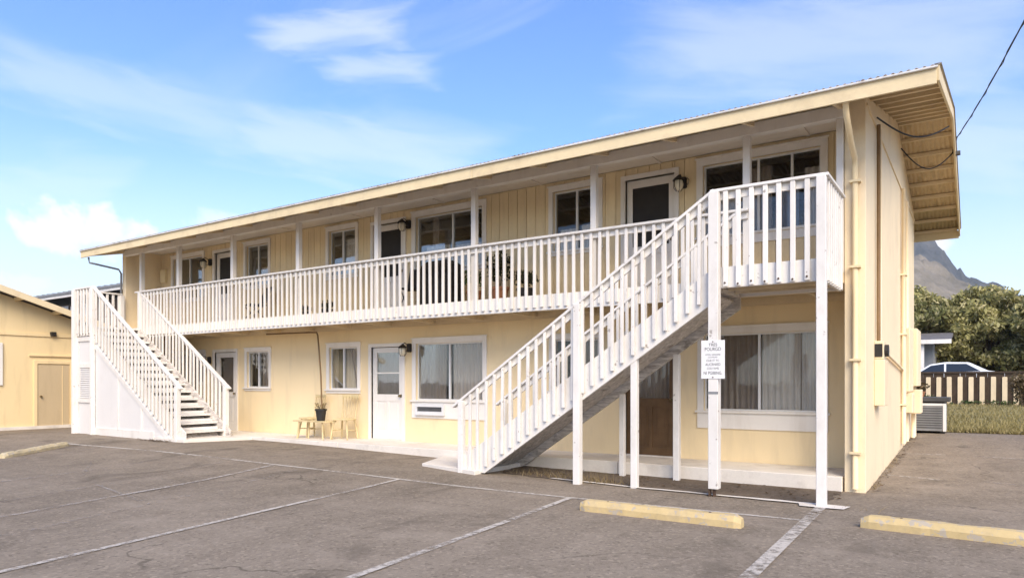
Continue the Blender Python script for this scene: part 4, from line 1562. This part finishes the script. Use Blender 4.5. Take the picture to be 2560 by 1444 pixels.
for i in range(18):
    t = i / 17
    wh.append((-.42 - .77 * t, 13.5 - 2.55 * t, 5.62 - .5 * t - .22 * math.sin(math.pi * t)))
cable('drop_loop', wh, .012, None, bpy.data.objects['service_cable'])

# ------------------------------------------------------------------ air-conditioning condenser at the back corner
cz = gz(-.8, 18) + .0
cd = thing('condenser_unit', (-.98, 18.0, cz), 'grey outdoor condenser unit with white corner trim at the back corner', 'condenser')
M().box(-1.36, -.62, 17.98, 18.62, cz + .05, cz + .66).obj('case', 'grey_metal', cd, bevel=.012)
M().box(-1.42, -.54, 17.93, 18.68, cz + .70, cz + .80).obj('lid', 'dark_metal', cd, bevel=.012)
M().box(-1.34, -.64, 18.0, 18.6, cz + .661, cz + .699).obj('fan_gap', 'black_plastic', cd)
for q in ((-.672, -.61, 17.965, 18.03, cz + .05, cz + .665), (-1.37, -.673, 17.965, 17.985, cz + .61, cz + .665)):
    M().box(*q).obj('trim', 'white_metal', cd, bevel=.004)
for i in range(9):
    z = cz + .12 + i * .053
    M().box(-1.33, -.69, 17.968, 17.979, z, z + .018).obj('slat', 'dark_metal', cd)
for x in (-1.3, -.68):
    M().box(x - .04, x + .04, 18.0, 18.6, cz - .02, cz + .05).obj('foot', 'black_plastic', cd)
potted(-1.12, 18.25, cz + .802, .12, .10, .2, .2, 120, .05, 'leaf_shrub', 'small reddish plant standing on the condenser lid', 21)
bpy.data.objects[[o.name for o in bpy.data.objects if o.get('label', '').startswith('small reddish')][0]]['group'] = 'plant on the condenser'

# ------------------------------------------------------------------ fence, shrub, trees, house and car behind the lawn
FY = 36.0
fz = gz(0, FY)
fence = thing('picket_fence', (0, FY, fz), 'dark timber fence with cream pickets across the back lawn', 'fence')
M().box(-7, 12, FY + .05, FY + .09, fz + .02, fz + 1.20).obj('rail', 'fence_dark', fence)
pk = M().prism([(-.09, 0), (.09, 0), (.09, 1.17), (.07, 1.20), (-.07, 1.20), (-.09, 1.17)], 'y', -.012, .012).mesh('picket', 'picket_cream')
pd = M().box(-.098, .098, -.012, .012, 0, 1.40).mesh('plank', 'fence_dark')
for i in range(-16, 32):
    x = -.71 + i * .396
    link('picket', pk, fence, (x, FY - .01, fz + .02 + random.uniform(-.015, .015)), (0, random.uniform(-.01, .01), 0))
    for k in (0, 1):
        link('plank', pd, fence, (x + .099 + .198 * k - .099 * 0, FY + .03, fz + random.uniform(-.02, .02)), (0, random.uniform(-.008, .008), 0))
M().box(-7, 12, FY - .03, FY + .06, fz + 1.36, fz + 1.44).obj('top_rail', 'fence_dark', fence, bevel=.006)


def shrub(x, y, z, r, h, n, s, mat, label, seed, group):
    rnd = random.Random(seed)
    t = thing('shrub', (x, y, z), label, 'shrub', group, local=True)
    st = M()
    for k in range(7):
        a = rnd.uniform(0, 6.28)
        st.tube([(0, 0, -.03), (math.cos(a) * r * .4, math.sin(a) * r * .4, h * .5), (math.cos(a) * r * .7, math.sin(a) * r * .7, h * .9)], [.02, .013, .006], 5)
    st.obj('stem', 'bark', t)
    m = M()
    for k in range(9):
        a = rnd.uniform(0, 6.28)
        q = rnd.uniform(0, .7)
        leaf_cluster(m, (math.cos(a) * r * q, math.sin(a) * r * q, h * rnd.uniform(.35, .8)), (r * .42, r * .42, h * .28), n // 9, s, rnd)
    m.obj('foliage', mat, t)
    return t


shrub(1.42, 33.8, gz(0, 33.8), .75, 1.35, 900, .075, 'leaf_shrub', 'reddish brown shrub growing against the cream picket fence', 31, 'shrubs by the fence')
shrub(-2.0, 35.3, gz(0, 35.3), .6, .5, 400, .06, 'leaf_pot', 'low green plant at the foot of the fence behind the condenser', 32, 'shrubs by the fence')
um = M()
rnd = random.Random(44)
for i in range(60):
    leaf_cluster(um, (rnd.uniform(-3, 3), FY - rnd.uniform(.1, .35), gz(0, FY) + rnd.uniform(.03, .16)), (.15, .08, .09), 14, .05, rnd)
o = um.obj('fence_weeds', 'leaf_pot')
struct(o, 'stuff')
o['label'] = 'weeds growing along the foot of the picket fence'


def tree(name, x, y, h, r, trunk_h, clumps, per, s, mat, label, seed, low=.18):
    rnd = random.Random(seed)
    z = gz(0, y) - .05
    t = thing(name, (x, y, z), label, 'tree', 'trees beyond the picket fence', local=True)
    tr = M().tube([(0, 0, 0), (.05, .03, trunk_h * .5), (-.05, .06, trunk_h), (.1, 0, h * .7)], [.19, .15, .11, .04], 9)
    tips = []
    for k in range(clumps):
        a = rnd.uniform(0, 6.28)
        u = rnd.random() ** .55
        zz = h * (low + (1 - low) * rnd.random() ** .8)
        env = math.sin(math.pi * min(.97, max(.12, (zz / h - low) / (1.05 - low) * .75 + .22)))
        q = r * env * u
        tips.append((math.cos(a) * q, math.sin(a) * q, zz * .96))
    for k, p in enumerate(tips):
        if k % 3 == 0:
            b = (p[0] * .45, p[1] * .45, p[2] * .72)
            tr.tube([(0, 0, min(trunk_h * .8, p[2] * .5)), b, p], [.06, .035, .012], 5)
    tr.obj('trunk', 'bark', t, smooth=True)
    m = M()
    for p in tips:
        k = rnd.uniform(.7, 1.25)
        leaf_cluster(m, p, (.55 * k, .55 * k, .36 * k), per, s * rnd.uniform(.8, 1.25), rnd, .8)
    m.obj('crown', mat, t)
    return t


tree('broadleaf_tree', -3.2, 45.5, 5.9, 3.3, 2.2, 150, 120, .13, 'leaf_olive', 'olive green tree seen just right of the end wall, above the grey house', 51)
tree('broadleaf_tree', .4, 46.5, 6.0, 3.2, 2.2, 165, 120, .13, 'leaf_olive', 'olive green tree in the middle of the row beyond the fence', 52, .12)
tree('broadleaf_tree', 3.8, 45.0, 6.1, 3.2, 2.2, 150, 120, .13, 'leaf_olive', 'olive green tree at the right edge beyond the fence', 53, .12)
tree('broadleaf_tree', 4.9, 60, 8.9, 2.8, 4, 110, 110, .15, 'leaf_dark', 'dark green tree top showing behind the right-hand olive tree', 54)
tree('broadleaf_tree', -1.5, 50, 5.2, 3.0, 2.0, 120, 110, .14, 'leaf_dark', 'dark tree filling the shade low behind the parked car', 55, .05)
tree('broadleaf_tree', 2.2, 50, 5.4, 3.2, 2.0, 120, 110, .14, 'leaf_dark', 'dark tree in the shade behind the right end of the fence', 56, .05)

# small grey house behind the fence
hz = gz(0, 41)
hs_ = thing('grey_house', (-4, 41.5, hz), 'small grey house with white eave and white porch post behind the fence', 'house')
M().box(-8.0, -1.95, 40.9, 46, hz, hz + 2.55).obj('wall', 'grey_siding', hs_)
rfm = M().prism([(39.3, hz + 2.60), (43.4, hz + 3.22), (47.5, hz + 2.60), (47.5, hz + 2.50), (43.4, hz + 3.10), (39.3, hz + 2.50)], 'x', -8.6, -1.15)
rr = rfm.obj('roof', 'roof_shingle', hs_)
M().box(-8.62, -1.12, 39.26, 39.30, hz + 2.46, hz + 2.66).obj('fascia', 'white_trim', rr)
M().box(-2.42, -2.26, 39.5, 39.66, hz, hz + 2.52).obj('post', 'white_trim', hs_)
wn = M().panel(-3.4, -2.6, hz + .9, hz + 2.0, 40.86, 40.9, [(-3.3, -2.7, hz + 1.0, hz + 1.9)]).obj('window', 'white_trim', hs_)
M().box(-3.3, -2.7, 40.875, 40.885, hz + 1.0, hz + 1.9).obj('pane', 'car_glass', wn)

# parked car behind the fence
cy, czz = 38.2, gz(0, 38.4)
car = thing('parked_car', (-.95, cy, czz), 'white car parked behind the picket fence, only its roof showing', 'car', local=True)
side = [(-2.25, .35), (-2.28, .75), (-2.15, .95), (-1.55, 1.02), (-.95, 1.42), (-.35, 1.52), (.55, 1.50), (1.25, 1.12), (2.05, 1.00), (2.28, .82), (2.30, .40), (2.1, .28), (-2.1, .28)]
ring = []
vs, fs = [], []
W = .88
for s_, ins in ((-1, .0), (1, .0)):
    for (x, z) in side:
        k = W - (.17 * max(0, (z - .95) / .55))
        vs.append((x, s_ * k, z))
n = len(side)
for i in range(n):
    j = (i + 1) % n
    fs.append((i, j, n + j, n + i))
fs += [tuple(range(n))[::-1], tuple(range(n, 2 * n))]
M().add(vs, fs).obj('body', 'car_paint', car, bevel=.03, seg=2)
for s_ in (-1, 1):
    def cp(x, z):
        return (x, s_ * (W - .17 * max(0, (z - .95) / .55) + .006), z)
    for q in ([(-1.35, 1.06), (-.92, 1.36), (-.40, 1.44), (-.40, 1.06)], [(-.32, 1.06), (-.32, 1.44), (.45, 1.43), (.98, 1.10)]):
        pts = [cp(*p) for p in q]
        M().add(pts, [(0, 1, 2, 3) if s_ < 0 else (3, 2, 1, 0)]).obj('side_window', 'car_glass', car)
M().add([(.62, -.66, 1.475), (.62, .66, 1.475), (1.2, .76, 1.165), (1.2, -.76, 1.165)], [(0, 3, 2, 1)]).obj('windscreen', 'car_glass', car)
for x in (-1.4, 1.42):
    for s_ in (-1, 1):
        wl = M().tube([(x, s_ * .68, .32), (x, s_ * .89, .32)], .32, 20).obj('wheel', 'rubber', car)
        M().tube([(x, s_ * .885, .32), (x, s_ * .90, .32)], .2, 14).obj('rim', 'white_metal', wl)
for s_ in (-.6, .6):
    M().box(2.26, 2.31, s_ - .16, s_ + .16, .66, .80).obj('headlight', 'lamp_glass', car)

# ------------------------------------------------------------------ neighbouring house on the left
NX = -23.0
nb = thing('neighbour_house', (-27, 7, 0), 'low yellow gabled house at the left edge with a tan door', 'house')
NRY, NRZ, NSL = 6.2, 4.62, .318


def nz(y):
    return NRZ - NSL * abs(y - NRY)


wallp = [(-.5, -.2), (12.6, -.2), (12.6, nz(12.6)), (NRY, nz(NRY)), (-.5, nz(-.5))]
M().prism(wallp, 'x', NX - 9, NX).obj('wall', 'neighbor_yellow', nb)
for a, b in ((NRY, 13.2), (NRY, -1.0)):
    nr_ = M().beam((NX - 4.6, a, nz(a) + .07), (NX - 4.6, b, nz(b) + .07), 10.2, .07, (0, 0, 1)).obj('roof', 'roof_shingle', nb)
    M().beam((NX + .52, a, nz(a) + .045), (NX + .52, b, nz(b) + .045), .035, .17).obj('barge_board', 'trim_cream', nr_)
    for k in range(7):
        y = a + (b - a) * (k + .5) / 7
        M().box(NX, NX + .50, y - .03, y + .03, nz(y) - .06, nz(y) + .03).obj('lookout', 'neighbor_yellow', nr_)
M().box(NX, NX + .035, -.5, 12.6, 2.78, 2.86).obj('trim', 'neighbor_yellow', nb)
dz0 = gz(NX, 9.6) + .03
dr = M().box(NX, NX + .02, 9.27, 10.13, dz0, dz0 + 1.86).obj('door', 'neighbor_door', nb, bevel=.004, label='flush tan door in the left-hand house')
for q in ((9.17, 9.26, dz0, dz0 + 1.98), (10.14, 10.23, dz0, dz0 + 1.98), (9.26, 10.14, dz0 + 1.88, dz0 + 1.98)):
    M().box(NX, NX + .045, q[0], q[1], q[2], q[3]).obj('door_frame', 'neighbor_yellow', dr, bevel=.004)
M().box(NX, NX + .05, 9.05, 10.36, dz0 + 2.10, dz0 + 2.14).obj('drip_cap', 'neighbor_yellow', dr)
M().tube([(NX + .02, 9.35, dz0 + .92), (NX + .08, 9.35, dz0 + .92)], .03, 10).obj('knob', 'brass', dr)
M().box(NX + .021, NX + .03, 9.93, 9.945, dz0 + .05, dz0 + 1.84).obj('edge_strip', 'neighbor_yellow', dr)
M().box(NX, NX + .12, 9.60, 9.74, 2.80, 2.93).obj('floodlight', 'dark_iron', nb, bevel=.01)
wn = M().prism([(7.55, 1.35), (8.38, 1.35), (8.38, 2.55), (7.55, 2.55)], 'x', NX + .0, NX + .05).obj('window', 'white_trim', nb)
M().box(NX + .051, NX + .056, 7.62, 8.26, 1.45, 2.45).obj('pane', 'car_glass', wn)
M().box(NX, NX + .05, -.5, 12.6, -.15, gz(NX, 9.5) + .09).obj('base_course', 'concrete', nb)

# shed with a low metal roof further back on the left
sh = thing('garden_shed', (-33, 15, 0), 'grey metal roofed shed behind the left-hand house', 'shed')
M().box(-40, -24.6, 13.4, 18, 0, 4.55).obj('wall', 'brown_wood', sh)
M().box(-40.4, -24.2, 12.8, 12.86, 4.72, 4.92).obj('fascia', 'white_trim', sh)
srf = M().prism([(12.75, 4.92), (18.5, 5.5), (18.5, 5.42), (12.75, 4.84)], 'x', -40.5, -24.1).obj('roof', 'grey_metal', sh)
for i in range(36):
    x = -40.3 + i * .45
    M().beam((x, 12.78, 4.935), (x, 18.45, 5.51), .05, .03).obj('rib', 'grey_metal', srf)
for i, (a, b, c, d) in enumerate(((-31.4, -30.4, 3.9, 4.5), (-30.2, -29.5, 3.6, 4.45), (-29.3, -28.7, 3.8, 4.5))):
    curtain(sh, a, b, c, d, 13.36, 'curtain_light', .02, .22, 90 + i).name = 'hanging_cloth'  # pale cloths hanging against the shed wall, which has no window

# ------------------------------------------------------------------ weeds and litter
wm = M()
rnd = random.Random(8)
for (cx, cy_, n, sp_, hh) in ((-5.05, 8.98, 140, .33, .14), (-4.42, 8.86, 90, .18, .15), (-5.6, 9.1, 60, .3, .1), (-1.18, 10.6, 40, .25, .06), (-1.18, 12.5, 60, .6, .05), (-1.2, 8.6, 10, .2, .05)):
    for i in range(n):
        x, y = cx + rnd.gauss(0, sp_), cy_ + rnd.gauss(0, .05 if sp_ > .3 else .06)
        if cx > -1.3 and cy_ > 9:
            x, y = XR + rnd.uniform(.0, .09), cy_ + rnd.gauss(0, sp_)
        z = lotz(x, y)
        a = rnd.uniform(0, 6.28)
        h = hh * rnd.uniform(.4, 1.3)
        lx, ly = rnd.gauss(0, h * .6), rnd.gauss(0, h * .6)
        wm.add([(x - math.cos(a) * .004, y - math.sin(a) * .004, z), (x + math.cos(a) * .004, y + math.sin(a) * .004, z), (x + lx, y + ly, z + h)], [(0, 1, 2)])
o = wm.obj('dry_weeds', 'dry_weed')
struct(o, 'stuff')
o['label'] = 'dry straw coloured weeds around the stair posts'
lm_ = M()
for i in range(420):
    k = rnd.random()
    if k < .4:
        x, y = -15.3 + rnd.gauss(0, .35), 8.50 + rnd.gauss(0, .06)
    elif k < .7:
        x, y = XR + rnd.uniform(.01, .14), rnd.uniform(10, 17.5)
    else:
        x, y = rnd.uniform(-6.3, -1.4), rnd.uniform(8.9, 9.9)
    z = lotz(x, y) + .014
    s = rnd.uniform(.012, .035)
    a = rnd.uniform(0, 6.28)
    lm_.add([(x + math.cos(a + t) * s, y + math.sin(a + t) * s * .7, z + rnd.uniform(0, .015)) for t in (0, 1.7, 3.3, 4.9)], [(0, 1, 2, 3)])
o = lm_.obj('leaf_litter', 'litter')
struct(o, 'stuff')
o['label'] = 'dead leaves gathered against walls and stair feet'


# ------------------------------------------------------------------ air
hm, hnt = newmat('haze_air')
pv = N(hnt, 'ShaderNodeVolumePrincipled')
pv.inputs['Color'].default_value = (.80, .88, 1, 1)
pv.inputs['Density'].default_value = .00020
pv.inputs['Anisotropy'].default_value = .2
ho = N(hnt, 'ShaderNodeOutputMaterial')
hnt.links.new(pv.outputs[0], ho.inputs['Volume'])
hz_o = M().box(-2500, 2500, -1600, 2600, -1.5, 345).obj('haze', 'haze_air')
struct(hz_o, 'stuff')
hz_o['label'] = 'faint bluish air between the lot and the mountains'
